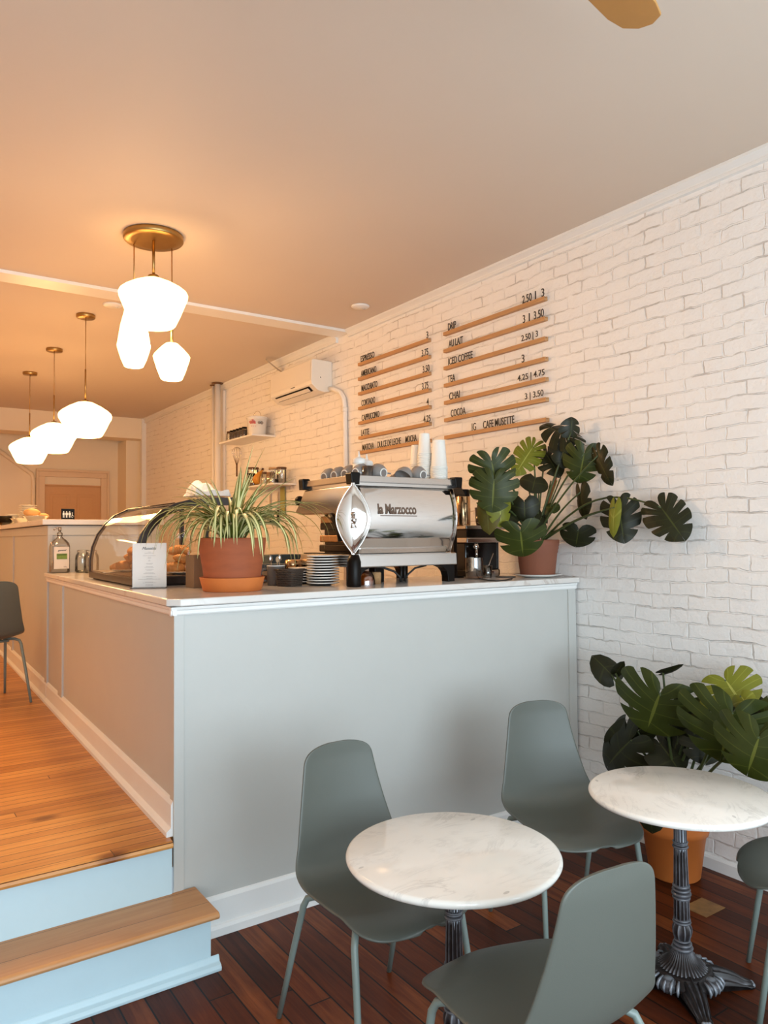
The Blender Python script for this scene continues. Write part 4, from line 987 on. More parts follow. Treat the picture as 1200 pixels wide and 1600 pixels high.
croissant(.31, .16, .132, 1.0, 'croissant on top of the right pile inside the pastry case', 1.1, .2); croissant(.29, .17, .176, 2.7, 'highest croissant of the right pile, just right of the card', 1.0, -.25)
tg_ = MB().box((-.05, -.035, 0), (.05, .035, .003)); o = tg_.build('price_card', M['paper'], None, loc=case_pt(.055, .60, .056)); o.rotation_euler = (.0, -.12, .3); tag(o, 'small white card lying at the left front inside the pastry case', 'card')
lathe_thing('pastry_slice', 'small orange-brown pastry piece left of the left croissant pile', 'pastry', case_pt(.075, .70, .062), [(0, 0), (.022, 0), (.024, .02), (.014, .028), (0, .03)], M['banana'], seg=14)
# folded white cloth on the case
cl = MB()
def clothf(u, v):
    x = (u-.5)*.20; y = (v-.5)*.22
    z = .030 + .030*mnoise.noise(Vector((u*4, v*4, 3))) + .055*max(0, 1 - ((u-.35)**2*7 + (v-.5)**2*6))
    if min(u, v, 1-u, 1-v) < .02: z = .003
    return (x*(1+.12*mnoise.noise(Vector((v*5, u, 0)))), y, z)
cl.grid(clothf, 18, 18); cl.build
o = cl.build('folded_cloth', M['paper'], None, loc=(1.548, 3.98, ZB + .466), solid=.003); [p_ for p_ in ()]
for p_ in o.data.polygons: p_.use_smooth = False
tag(o, 'crumpled white paper napkins on top of the pastry case', 'napkins')

# menu card in clear stand
a1 = at(207, 921, 'z', ZW); a2 = at(258, 921, 'z', ZW)
cx0 = Vector((1.062, 3.60, ZW)); 
pA = at(207, 921, 'z', ZW)
card = thing('menu_card', 'white printed menu card in a clear stand on the counter edge', 'menu card')
dA = at(207, 919, 'z', ZW); sc_d = (dA - CAM).length
right_ = (R3 @ Vector((1, 0, 0))); right_.z = 0; right_.normalize()
yaw = math.atan2(right_.y, right_.x) + .12
card.location = dA; card.rotation_euler.z = yaw
depth_ = -(R3.transposed() @ (dA - CAM)).z
cw = 51.5 * depth_ / FPX; chh = 70 * depth_ / FPX
st_ = MB().box((-.002, .002, 0), (cw + .002, .004, chh + .002)); st_.box((-.002, -.055, 0), (cw + .002, .045, .003))
st_.build('stand', glass('acrylic', (.98, .98, .98), .08), card)
MB().box((0, -.001, .004), (cw, .001, chh)).build('card', M['paper'], card)
fm = lambda x, z: frame_at((x, -.0018, z), (1, 0, 0), (0, 0, 1))
text_mesh('script_title', 'Musette', M['ink'], fm(cw*.28, chh*.855), width=cw*.42, height=chh*.062, depth=.0006, parent=card, shear=.45)
rnd = random.Random(3)
ln = MB()
rows = [(.80, .08), (.775, .28), (.72, .38), (.68, .10), (.66, .10), (.62, .05), (.60, .06), (.545, .20), (.525, .16), (.47, .20), (.45, .28), (.41, .24), (.39, .16), (.335, .26), (.315, .34), (.26, .20), (.245, .42), (.21, .18), (.19, .66), (.13, .24), (.11, .38), (.07, .22), (.05, .24)]
for k, (v, w_) in enumerate(rows):
    x = cw*(.5 - w_/2); xe = cw*(.5 + w_/2)
    while x < xe - .001:
        l_ = rnd.uniform(.002, .007); e_ = min(x + l_, xe); ln.box((x, -.0016, chh*v), (e_, -.0012, chh*v + .0011)); x = e_ + .0012
ln.build('printed_lines', M['lineink'], card)

# brown paper box behind the pot
p = at(297, 900, 'y', 3.50)
kb = thing('kraft_box', 'brown kraft carton standing between pastry case and spider plant', 'carton', (1.345, 3.56, ZW), .05)
MB().box((-.045, -.05, 0), (.045, .05, .155)).build('carton', M['kraft'], kb, bevel=.002)
MB().box((-.046, -.051, .150), (.046, .051, .158)).build('flap', M['kraft'], kb, bevel=.001)

# ---------------------------------------------------------------- spider plant
SP = Vector((1.383, 3.235, ZW))
pot = thing('spider_plant', 'spider plant in a streaked terracotta pot on the counter corner', 'potted plant', SP)
MB().lathe([(0, 0), (.128, 0), (.132, .004), (.146, .058), (.147, .062), (.141, .063), (.126, .012), (0, .010)], seg=64).build('saucer', M['terra'], pot)
MB().lathe([(0, .010), (.119, .010), (.122, .015), (.133, .100), (.142, .150), (.149, .190), (.153, .232), (.152, .240), (.144, .240), (.140, .215), (0, .215)], seg=64).build('pot', M['terra_wet'], pot)
MB().lathe([(.139, .212), (.07, .222), (0, .225)], seg=32).build('soil', M['soil'], pot)
def blades(specs, mb):
    mb.uv = mb.uv or []
    for (o, az, el, L, wd, droop, tw) in specs:
        n = 16; p = Vector(o); pts = []
        e = el
        for i in range(n+1):
            pts.append(p.copy())
            u = i/n; e = el - droop*(u**1.25)
            e = max(e, -1.36)
            p = p + Vector((math.cos(az)*math.cos(e), math.sin(az)*math.cos(e), math.sin(e)))*(L/n)
            az += tw/n
        base = len(mb.v); vs = []; fs = []
        for i, q in enumerate(pts):
            d = (pts[min(i+1, n)] - pts[max(i-1, 0)]).normalized(); sd = d.cross(Vector((0, 0, 1)))
            sd = sd.normalized() if sd.length > 1e-3 else Vector((-math.sin(az), math.cos(az), 0))
            nn = sd.cross(d); u = i/n; w_ = wd*min(1, (.45 + u*3))*(1-u**4)**.8*max(.05, 1 - .45*u)
            for j, s_ in enumerate((-1, -.45, 0, .45, 1)):
                vs.append(q + sd*(s_*w_) + nn*(abs(s_)*w_*.55)); mb.uv.append(((s_+1)/2, u))
        for i in range(n):
            for j in range(4): fs.append((i*5+j, i*5+j+1, (i+1)*5+j+1, (i+1)*5+j))
        mb.add(vs, fs)
rnd = random.Random(11); specs = []
for k in range(115):
    az = rnd.uniform(0, 2*PI); r0 = rnd.uniform(.0, .055)
    o = (r0*math.cos(az), r0*math.sin(az), .222)
    q = rnd.random()
    if q < .22: el = rnd.uniform(1.2, 1.5); L = rnd.uniform(.28, .42); dr = rnd.uniform(.4, 1.6)
    elif q < .62: el = rnd.uniform(.95, 1.35); L = rnd.uniform(.30, .44); dr = rnd.uniform(2.2, 2.9)
    else: el = rnd.uniform(.85, 1.25); L = rnd.uniform(.38, .56); dr = rnd.uniform(2.5, 3.5)
    specs.append((o, az, el, L, rnd.uniform(.0095, .0155), dr, rnd.uniform(-.5, .5)))
# individually recognisable long blades (towards the left, the right and up)
RX = Vector((R3[0][0], R3[1][0], 0)).normalized(); azr = math.atan2(RX.y, RX.x)
for az, el, L, dr, wd in ((azr+PI, 1.0, .46, 1.75, .006), (azr+PI+.15, .90, .47, 1.55, .0045), (azr+PI-.2, 1.05, .52, 2.9, .006), (azr+PI+.1, .70, .42, 2.9, .007), (azr+PI-.1, .35, .34, 2.2, .006),
                          (azr, .95, .54, 1.7, .007), (azr+.1, .85, .50, 1.2, .006), (azr-.1, 1.05, .56, 2.4, .007), (azr+.2, 1.1, .60, 2.5, .007), (azr-.2, .8, .46, 2.2, .006), (azr+.05, 1.15, .62, 2.9, .007),
                          (azr+.3, 1.42, .47, .35, .009), (azr-.3, 1.45, .46, .2, .009), (azr+1.2, 1.4, .36, .5, .009), (azr+2.5, 1.35, .34, .5, .008)):
    specs.append(((0.02*math.cos(az), .02*math.sin(az), .222), az, el, L, wd*1.35, dr, 0))
fm_ = MB(); blades(specs, fm_); fol = fm_.build('foliage', M['spider'], pot)

# ---------------------------------------------------------------- items between plant and machine
p = at(432, 914, 'z', ZW)
mg = thing('grey_mug', 'dark grey mug holding spoons behind the wicker basket', 'mug', (1.705, 3.44, ZW), azr + PI)
MB().lathe([(0, 0), (.040, 0), (.044, .004), (.045, .098), (.043, .100), (.040, .098), (.039, .008), (0, .008)], seg=36).build('cup', M['mug'], mg)
MB().lathe([(.0455, .096), (.0455, .101), (.040, .101)], seg=36, cap=False).build('pale_rim', M['porcelain'], mg)
MB().tube([(.043, 0, .078), (.062, 0, .082), (.076, 0, .066), (.076, 0, .042), (.064, 0, .024), (.044, 0, .022)], .006, 10).build('handle', M['mug'], mg)
for k, (dx, dy, hh, m_) in enumerate(((.012, .0, .15, 'steel'), (-.010, .012, .145, 'steel'), (.0, -.012, .14, 'lightwood'))):
    t = thing('teaspoon', ('teaspoon standing upright in the grey mug', 'second teaspoon in the grey mug, toward the back', 'wooden stirrer in the grey mug')[k], ('spoon', 'spoon', 'stirrer')[k], (1.705 + dx, 3.44 + dy, ZW + .0085))
    sp_ = MB().tube([(0, 0, .0), (dx*.8, dy*.5, hh*.8)], .0018, 6)
    sp_.build('stem', M[m_], t)
    MB().ball((dx*.9, dy*.6, hh*.86), .011, 12, 8, sc=(1, .4, 1.5)).build('bowl', M[m_], t)
wb = thing('wicker_basket', 'small dark woven basket in front of the grey mug', 'basket', (1.728, 3.335, ZW), .45)
bw = MB()
for k in range(9):
    z = .004 + k*.0088; s_ = .042 + .006*k/8
    pts = []
    for i in range(65):
        a0 = 2*PI*i/64; c_, s2 = math.cos(a0), math.sin(a0); rr = s_*1.12/((abs(c_)**5 + abs(s2)**5)**.2); rr *= 1 + .035*math.sin(a0*24 + PI*(k % 2))
        pts.append((rr*c_, rr*s2, z))
    bw.tube(pts, .0046, 6)
bw.build('woven_wall', M['wicker'], wb)
MB().box((-.042, -.042, .002), (.042, .042, .006)).build('bottom', M['wicker'], wb)
MB().tube([(s_*.052, t_*.052, .082) for s_, t_ in ((-1, -1), (1, -1), (1, 1), (-1, 1), (-1, -1))], .0045, 6).build('rim', M['wicker'], wb)
for k in range(7):
    o = MB().box((-.034, -.034, 0), (.034, .034, .0035)).build('paper_packet', M['kraft'], None, loc=(1.728, 3.335, ZW + .0075 + k*.0105)); o.rotation_euler = (.0, .0, .45 + .02*k); tag(o, 'brown paper packet filling the dark woven basket', 'packet', 'packets in the woven basket')
def saucer(name, loc, lab, grp, r=.082):
    t = thing(name, lab, 'saucer', loc, 0, grp)
    MB().lathe([(0, 0), (r*.45, 0), (r*.52, .003), (r*.93, .0110), (r*.968, .0114)], seg=44, cap=False).build('underside', M['rim'], t)
    MB().lathe([(r*.965, .0112), (r*.992, .0114), (r, .0140), (r*.985, .0168), (r*.9, .0158), (r*.5, .0068), (0, .006)], seg=44, cap=False).build('glazed_top', M['porcelain'], t)
    return t
pbx, pby = 1.888, 3.285
s0 = saucer('saucer', (pbx, pby, ZW), 'white saucer with dark underside, in the stack of saucers by the espresso machine', 'front stack of saucers')
for k in range(1, 11): dup(s0, (pbx + rnd.uniform(-.0015, .0015), pby, ZW + .0133*k), None, None)
s1 = saucer('saucer', (pbx - .004, pby + .19, ZW), 'white saucer in the second stack, half hidden behind the front saucers', 'rear stack of saucers')
for k in range(1, 6): dup(s1, (pbx - .004, pby + .19, ZW + .0133*k), None, None)
# knock-box drawer and tamping mat behind, grinder plinth in wood
kx = at(440, 870, 'y', 3.75)
kb2 = thing('wooden_tray', 'brown wooden serving box with patterned tin behind the mug', 'box', (1.86, 3.78, ZW), .0)
MB().box((-.17, -.10, 0), (.15, .10, .035)).build('lower_box', M['walnut'], kb2, bevel=.003)
MB().box((-.16, -.09, .036), (.13, .10, .058)).build('upper_lid', M['lightwood'], kb2, bevel=.003)
tn = thing('patterned_tin', 'grey tin with a row of dark ringed circles behind the spider plant', 'tin', (1.84, 3.80, ZW + .0585))
MB().box((-.14, -.06, 0), (.10, .06, .036)).build('tin_body', M['blue_box'], tn, bevel=.004)
rg = MB()
for k in range(8):
    x = -.125 + .03*k
    for zz in (.010, .027):
        rg.tube([(x + (.015 if zz > .02 else 0) + .0085*math.cos(a), -.0612, zz + .0075*math.sin(a)) for a in [2*PI*i/14 for i in range(15)]], .0011, 5)
rg.build('ring_pattern', M['grey_cup'], tn)
bb_ = thing('blue_box', 'dark blue-grey box behind the spider plant, left of the espresso machine', 'box', (2.02, 4.02, ZW + .0)); MB().box((-.09, -.05, 0), (.11, .05, .135)).build('box_body', M['blue_box'], bb_, bevel=.004); MB().box((-.092, -.052, .12), (.112, .052, .14)).build('lid', M['blue_box'], bb_, bevel=.003)
kn = thing('coffee_tamper', 'metal tamper lying against the espresso machine drip tray', 'tamper', (1.935, 3.66, ZW + .0), 0)
MB().box((-.06, -.04, 0), (.055, .04, .062)).build('base_block', M['walnut'], kn, bevel=.004)
MB().tube([(-.055, 0, .092), (.04, 0, .092)], .028, 20).build('metal_body', M['copper'], kn)
MB().tube([(.04, 0, .092), (.05, 0, .092)], .031, 20).build('collar', M['black'], kn)
rp = thing('red_packet', 'red and white packet lying behind the terracotta pot', 'packet', (1.66, 3.62, ZW), .3)
MB().box((-.05, -.03, 0), (.05, .03, .05)).build('wrapper', M['red'], rp, bevel=.008)
MB().box((-.035, -.031, .008), (.03, -.0295, .03)).build('white_panel', M['paper'], rp)

#PART3

# ---------------------------------------------------------------- espresso machine
EM = Vector((1.945, 3.085, ZW))
em = thing('espresso_machine', 'large polished steel espresso machine with raised script lettering on its back', 'espresso machine', EM)
WM, DM = .645, .50
for x0, x1, sgn in ((.0, .085, 1), (WM - .085, WM, -1)):
    for y0 in (.0, DM - .08):
        lg = MB(); xo = x0 if sgn > 0 else x1
        prof = [(0, 0), (.045, 0), (.046, .03), (.055, .055), (.075, .075), (.105, .086), (.105, .094), (0, .094)]
        prof = [(xo + sgn*a_, z) for a_, z in prof]
        if sgn < 0: prof = prof[::-1]
        lg.extrude(prof, lambda a, b, t: (a, t, b), y0 + .015, y0 + .07); lg.build('leg', M['black'], em, bevel=.002)
tryp = [(-.004, .092), (.000, .090), (DM+.05, .090), (DM+.07, .10), (DM+.07, .150), (.012, .154), (.0, .150)]
MB().extrude(tryp, lambda a, b, t: (t, a, b), .015, WM+.002).build('drip_tray', M['steel'], em, bevel=.003)
MB().box((.03, DM*.3, .1505), (.10, DM+.06, .156)).build('tray_grille', M['black'], em)
MB().box((.07, .075, .15), (WM - .01, .40, .36)).build('lower_body', M['black_gloss'], em)
for k, (zz, m_) in enumerate(((.185, 'black_gloss'), (.235, 'copper'), (.30, 'black_gloss'), (.335, 'copper'))):
    MB().box((.052 + .003*k, .06, zz - .022), (.07, .43, zz + .016)).build('side_trim', M[m_], em, bevel=.006)
bk = [(.050, .156), (.030, .20), (.002, .26), (-.009, .32), (-.008, .38), (.004, .44), (.026, .492)]
body = bk + [(.055, .497), (.050, .158)]
# curved back panel, finely divided so it mirrors the room like rolled sheet
def bkz(v):
    t = v*(len(bk)-1); i = min(int(t), len(bk)-2); f = t - i
    p = [bk[max(i-1, 0)], bk[i], bk[i+1], bk[min(i+2, len(bk)-1)]]
    c = lambda j: .5*(2*p[1][j] + (p[2][j]-p[0][j])*f + (2*p[0][j]-5*p[1][j]+4*p[2][j]-p[3][j])*f*f + (-p[0][j]+3*p[1][j]-3*p[2][j]+p[3][j])*f**3)
    return c(0), c(1)
bp_ = MB().grid(lambda u, v: (.04 + (WM-.045)*u, bkz(v)[0] + .004*math.sin(PI*u)*-1, bkz(v)[1]), 20, 40)
bp_.build('back_panel', M['chrome'], em, solid=.004)
MB().tube([(WM - .002, bkz(v)[0] + .002, bkz(v)[1]) for v in [i/16 for i in range(17)]], .005, 8).build('edge_trim', M['chrome'], em)
head = [(.03, .492), (.50, .492), (.555, .43), (.605, .385), (.600, .372), (.560, .362), (.06, .358), (.02, .37)]
hd = MB(); hd.extrude(head[::-1], lambda a, b, t: (t, a, b), .004, WM - .01)
hd.build('head', M['steel'], em, bevel=.006)
MB().tube([(.0, .55, .405), (.01, .595, .40)], .002, 4)
MB().tube([(.004, y, z) for y, z in [(.23, .35), (.20, .335), (.165, .30), (.14, .26), (.13, .22)]], .012, 10, flat=1.4).build('side_arc', M['black'], em)
MB().ball((.02, .585, .44), .028, 16, 12).build('steam_knob', M['black'], em)
# lens-shaped end piece at the corner
ln_dir = Vector((-.50, -.866, 0)).normalized(); ln_x = Vector((-ln_dir.y, ln_dir.x, 0))
ln_c = Vector((-.012, -.016, .327))
def lensw(t): return .083*(1 - abs(t)**1.75) + .010*(1-abs(t))*0
def lensf(u, v):
    t = 2*v - 1; w_ = max(.007, lensw(t)); s_ = 2*u - 1
    bulge = .020*(1 - s_*s_)*(w_/.083)**.6
    return ln_c + ln_x*(s_*w_) + Vector((0, 0, t*.172)) + ln_dir*(bulge + .012)
MB().grid(lensf, 25, 41).build('end_lens', M['chrome'], em)
rimp = [ln_c + ln_x*(max(.007, lensw(t))*1.0) + Vector((0, 0, t*.172)) + ln_dir*.012 for t in [i/16 - 1 for i in range(33)]]
rimq = [ln_c - ln_x*(max(.007, lensw(t))*1.0) + Vector((0, 0, t*.172)) + ln_dir*.012 for t in [1 - i/16 for i in range(33)]]
MB().tube(rimp + rimq + [rimp[0]], .0035, 8).build('lens_rim', M['steel'], em)
lf = MB(); prof = []
for k in range(9):
    t = -1 + k/4; prof.append(t)
lens_back = MB().grid(lambda u, v: ln_c + ln_x*((2*u-1)*max(.007, lensw(2*v-1))) + Vector((0, 0, (2*v-1)*.172)) + ln_dir*.008, 5, 41)
lens_back.build('lens_back', M['black'], em, solid=.006)
em_c = ln_c + ln_dir*.040 + Vector((0, 0, .0))
eb = MB()
def eo(x, z, d=0): return em_c + ln_x*x + Vector((0, 0, z)) + ln_dir*d
eb.ball(eo(0, .022), .0125, 12, 8); eb.ball(eo(.002, .024, .007), .007, 10, 6)
eb.tube([eo(0, .014), eo(.002, -.008), eo(.004, -.026)], [.009, .010, .007], 10)
eb.tube([eo(-.004, -.02), eo(-.009, -.038)], [.005, .004], 8); eb.tube([eo(.006, -.02), eo(.011, -.040)], [.005, .004], 8); eb.tube([eo(-.014, -.041), eo(.016, -.042)], .0035, 8)
eb.tube([eo(-.004, .008, .004), eo(-.012, .0, .008), eo(-.008, -.012, .008)], [.004, .004, .003], 8); eb.tube([eo(.008, -.022), eo(.016, -.010), eo(.013, .002)], .0025, 6)
eb.build('lion_emblem', M['steel'], em)
# posts below and above the lens
MB().lathe([(0, 0), (.033, 0), (.034, .003), (.034, .120), (.031, .128), (.024, .154), (.0, .154)], c=(-.006, -.012, 0), seg=28).build('corner_post', M['black'], em)
def cap(x, y, w_=.033):
    MB().extrude([(-w_*.85, .495), (-w_*.85, .505), (-w_, .545), (-w_*.9, .553), (w_*.9, .553), (w_, .545), (w_*.85, .505), (w_*.85, .495)][::-1], lambda a, b, t: (x + a, t, b), y - w_, y + w_).build('corner_cap', M['black'], em, bevel=.004)
cap(-.002, .0, .027); cap(WM + .002, .0, .026); cap(.0, DM - .005, .024); cap(WM, DM - .005, .024)
rl = MB().extrude([(-.008, .510), (.004, .508), (.006, .536), (-.004, .541)], lambda a, b, t: (t, a, b), .025, WM - .02); rl.build('cup_rail', M['steel'], em, bevel=.002)
rl = MB().extrude([(-.008, .510), (.004, .508), (.006, .536), (-.004, .541)][::-1], lambda a, b, t: (a, t, b), .025, DM - .025); rl.build('cup_rail', M['steel'], em, bevel=.002)
MB().box((.01, .012, .493), (WM - .005, DM, .512)).build('cup_tray', M['steel'], em)
# raised lettering on the back panel
M['logo'] = mat('dark_chrome', (.20, .15, .12), .25, 1, noise=.1)
lz = .352
text_mesh('raised_lettering', 'la Marzocco', M['logo'], frame_at((.135, -.0165, lz), (1, 0, 0), (0, .17, 1)), width=.235, height=.052, depth=.006, parent=em, shear=0, bold=.028)
MB().box((.150, -.019, lz - .010), (.372, -.014, lz - .006)).build('lettering_underline', M['logo'], em)
# hoses and feet of other things below the machine
hs = thing('machine_hose', 'black hoses looping down under the espresso machine', 'hose', (EM.x + .27, EM.y + .12, ZW))
MB().tube([(-.10, .02, .088), (-.02, .0, .082), (.04, -.02, .06), (.07, -.03, .03), (.075, -.03, .006)], .006, 8).build('drain_hose', M['cable'], hs)
for dx in (.085, .108): MB().tube([(dx, -.02, .088), (dx, -.02, .0065)], .005, 8).build('water_hose', M['cable'], hs)
MB().tube([(.25, -.02, .086), (.19, .0, .072), (.15, .01, .04), (.13, .02, .006)], .005, 8).build('power_hose', M['cable'], hs)
gb = thing('glass_bowl', 'upturned amber glass bowl under the left of the espresso machine', 'bowl', (EM.x + .13, EM.y + .10, ZW))
MB().lathe([(.052, .0), (.051, .02), (.046, .045), (.032, .064), (.0, .070)], seg=36, cap=False).build('dome', glass('amber_glass', (.72, .48, .28), .22), gb)
MB().lathe([(0, 0), (.040, 0), (.043, .02), (.034, .040), (0, .046)], seg=28).build('contents', M['crust'], gb)
jb = lathe_thing('wooden_jar', 'small pale brown jar under the espresso machine beside the amber bowl', 'jar', (EM.x + .205, EM.y + .11, ZW), [(0, 0), (.024, 0), (.025, .055), (.022, .06), (0, .06)], M['spice_tan'])
lathe_thing('white_pitcher', 'white ceramic pitcher behind the espresso machine, seen between its legs', 'pitcher', (EM.x + .50, EM.y + .62, ZW), [(0, 0), (.06, 0), (.065, .01), (.068, .13), (.06, .14), (0, .14)], M['porcelain'])
bbk = thing('steel_block', 'black knock-out box standing under the espresso machine', 'box', (EM.x + .30, EM.y + .25, ZW)); MB().box((-.03, -.03, 0), (.03, .03, .085)).build('box_body', M['black'], bbk, bevel=.003)

# cups and bottles on top of the machine
ZM = ZW + .5122
def paper_cup_mesh(r, h):
    return MB().lathe([(0, h-.004), (r*.66, h-.004), (r*.68, h), (r*.70, h), (r*.71, h-.004), (r*.925, .0070), (r*.965, .0058), (r, .0052), (r, .0006), (r*.98, 0), (r*.93, .0006), (r*.90, .006), (r*.66, h-.010), (0, h-.010)], seg=40, cap=False)
def cup_stack(px_, yy, r, h, step, n, lab, grp):
    x = at(px_, 740, 'y', yy).x
    o = paper_cup_mesh(r, h).build('paper_cup', M['cup_paper'], None, loc=(x, yy, ZM)); tag(o, lab, 'paper cup', grp)
    for k in range(1, n):
        c = o.copy(); COL.objects.link(c); c.location = (x + rnd.uniform(-.0008, .0008), yy + rnd.uniform(-.0008, .0008), ZM + step*k)
        if k == n-1: c['label'] = lab.replace('nested upside down in', 'at the very top of')
cup_stack(686, 3.19, .0475, .148, .0078, 14, 'white paper cup nested upside down in the stout right stack on the espresso machine', 'paper cups in the right stack')
cup_stack(663.5, 3.27, .0395, .112, .0100, 19, 'white paper cup nested upside down in the tallest stack on the espresso machine', 'paper cups in the tallest stack')
cup_stack(650.5, 3.38, .0370, .112, .0100, 14, 'white paper cup nested upside down in the left stack on the espresso machine', 'paper cups in the left stack')
cup_stack(635.5, 3.44, .023, .052, .0100, 5, 'small white paper cup nested upside down in the short stack on the espresso machine', 'small paper cups')
gc = thing('stoneware_cup', 'leftmost grey cup lying with its foot ring toward the room on the machine', 'cup')
MB().lathe([(.022, 0), (.024, .003), (.034, .012), (.044, .030), (.047, .052), (.046, .054), (.044, .052), (.041, .030), (.030, .014), (0, .012)], seg=40, cap=False).build('bowl', M['grey_cup'], gc)
MB().lathe([(.0245, .004), (.0225, -.001), (.019, .0), (.018, .003), (.006, .0035), (0, .0035)], seg=32, cap=False).build('foot_ring', M['porcelain'], gc)
MB().lathe([(.0185, .001), (0, .0012)], seg=28, cap=False).build('foot_base', M['grey_cup_in'], gc)
MB().tube([(.045, 0, .044), (.060, 0, .046), (.068, 0, .034), (.062, 0, .020), (.040, 0, .018)], .0042, 8).build('handle', M['grey_cup'], gc)
def place_cup(root, px_, yy, z, rot, lab):
    x = at(px_, 740, 'y', yy).x
    if root is gc and 'used' not in gc_state:
        gc.location = (x, yy, z); gc.rotation_euler = rot; gc['group'] = 'grey cups on the espresso machine'; gc_state['used'] = 1; return
    dup(gc, (x, yy, z), None, lab, 'grey cups on the espresso machine', rot)
gc_state = {}
lay = -PI/2 + .12       # foot towards the room
place_cup(gc, 600, 3.105, ZM + .0475, (-PI/2 + .1, 0, .15), '')
place_cup(gc, 662, 3.110, ZM + .0475, (-PI/2 + .1, 0, .1), 'grey stoneware cup lying foot-first in front of the tallest paper cup stack')
place_cup(gc, 636, 3.155, ZM + .075, (-PI + .75, 0, 1.9), 'large grey stoneware cup tipped upside down between two lying cups, handle to the left')
place_cup(gc, 618, 3.24, ZM + .0545, (PI, 0, .6), 'grey stoneware cup standing upside down behind the other cups')
CL = 'cups along the left edge of the machine top'
for k in range(4):
    yy = 3.17 + .105*k
    d = dup(gc, (EM.x + .065, yy, ZM + .0475), None, 'grey cup lying behind the left side rail of the espresso machine', CL, (-PI/2 + .1, 0, -PI/2 + .25))
def tumbler(px_, yy, h, r, lab):
    x = at(px_, 740, 'y', yy).x
    o = MB().lathe([(0, .004), (r*.8, .004), (r*.82, 0), (r*.86, .002), (r, h), (r*.96, h), (r*.8, .010), (0, .010)], seg=30, cap=False).build('glass_tumbler', M['jar_glass'], None, loc=(x, yy, ZM)); tag(o, lab, 'glass', 'clear tumblers on the espresso machine')
tumbler(574, 3.13, .080, .030, 'clear glass tumbler in front of the squeeze bottles, left one'); tumbler(584, 3.16, .082, .031, 'clear glass tumbler right of the squeeze bottles, behind the top rail')
tumbler(590, 3.25, .070, .028, 'clear glass tumbler half hidden behind the leftmost lying grey cup')
def squeeze(px_, yy, lab):
    x = at(px_, 740, 'y', yy).x
    t = thing('squeeze_bottle', lab, 'bottle', (x, yy, ZM), 0, 'squeeze bottles')
    MB().lathe([(0, 0), (.030, 0), (.032, .004), (.032, .095), (.029, .104), (0, .104)], seg=28).build('bottle', M['cream'], t)
    MB().lathe([(.033, .098), (.034, .100), (.034, .118), (.030, .124), (.012, .130), (.007, .136), (.003, .162), (0, .163)], seg=24).build('nozzle_cap', M['porcelain'], t)
squeeze(561, 3.20, 'cream squeeze bottle with white nozzle at the left end of the machine top'); squeeze(573, 3.29, 'squeeze bottle with white nozzle behind the clear tumblers')
pw = thing('card_tablet', 'black tablet tilted on a stand behind the right end of the espresso machine', 'tablet', (at(710, 740, 'y', 3.36).x, 3.36, ZW), .35)
MB().lathe([(0, 0), (.05, 0), (.052, .008), (.012, .012), (.010, .48), (0, .48)], seg=24).build('stand', M['black'], pw)
tb_ = MB(); tb_.extrude([(.040, .475), (-.012, .575), (-.024, .570), (.028, .470)], lambda a, b, t: (t, -a, b), -.06, .06); tb_.build('screen', M['black'], pw, bevel=.003)
MB().extrude([(.030, .478), (.004, .528), (-.004, .524), (.022, .474)], lambda a, b, t: (t, -a + .0125, b), -.05, .05).build('back_cover', M['walnut'], pw)

# ---------------------------------------------------------------- grinder and things at the right of the worktop
GY = 3.37
gx = lambda p_, y=GY: at(p_, 850, 'y', y).x
gz = lambda p_, y=GY: at(755, p_, 'y', y).z
gr = thing('coffee_grinder', 'black coffee grinder with steel bands between machine and monstera pot', 'grinder', (gx(757), GY, ZW))
hw = (gx(787) - gx(727))/2
def gbx(name, x0, x1, y0, y1, z0, z1, m, **kw): return MB().box((x0, y0, z0), (x1, y1, z1)).build(name, m, gr, **kw)
zb1, zb2, zl1, zl2 = gz(848) - ZW, gz(840) - ZW, gz(827) - ZW, gz(821) - ZW
gbx('body', -hw + .02, hw - .03, .02, .16, .035, zb1, M['black_gloss'], bevel=.006)
gbx('steel_band', -hw + .008, hw, -.01, .17, zb1, zb2, M['steel'], bevel=.005)
gbx('upper_body', -hw + .02, hw - .01, .005, .16, zb2, zl1, M['black_gloss'], bevel=.004)
gbx('top_ledge', -hw, hw + .01, -.012, .17, zl1, zl2, M['steel'], bevel=.004)
MB().lathe([(0, 0), (.075, 0), (.080, .006), (.080, .030), (.074, .036), (0, .036)], c=(.055, .055, 0), seg=40).build('base_dish', M['steel'], gr)
gbx('foot_plate', -hw + .02, hw - .02, .01, .16, 0, .036, M['black'], bevel=.004)
gbx('side_strip', hw - .032, hw - .026, .012, .022, .036, zb1, M['steel'])
sp_ = MB().tube([(-.075, -.002, .19), (-.075, -.012, .165)], .018, 14); sp_.tube([(-.075, -.012, .17), (-.080, -.018, .135), (-.080, -.018, .115)], .008, 10); sp_.build('spout', M['chrome'], gr)
hop = MB().lathe([(0, zl2), (.045, zl2), (.050, zl2+.02), (.055, zl2+.11), (0, zl2+.115)], c=(.06, .07, 0), seg=30).build('hopper', M['black_gloss'], gr)
cn = thing('metal_canister', 'tall warm metallic canister with black lid standing on the grinder ledge', 'canister', (gx(732.5), GY + .05, ZW + zl2))
ch_ = gz(776) - ZW - zl2
MB().lathe([(0, 0), (.042, 0), (.044, .003), (.044, ch_-.003), (.042, ch_), (0, ch_)], seg=40).build('body', M['copper'], cn)
MB().lathe([(.040, ch_+.0005), (.042, ch_+.003), (.042, ch_+.035), (.036, ch_+.042), (0, ch_+.042)], seg=32).build('lid', M['black'], cn)
text_mesh('brand_mark', 'N', M['ink'], frame_at((-.016, -.0438, ch_*.72), (1, 0, 0), (0, 0, 1)), width=.008, height=.010, depth=.003, parent=cn, bold=.03)
jy = 3.19
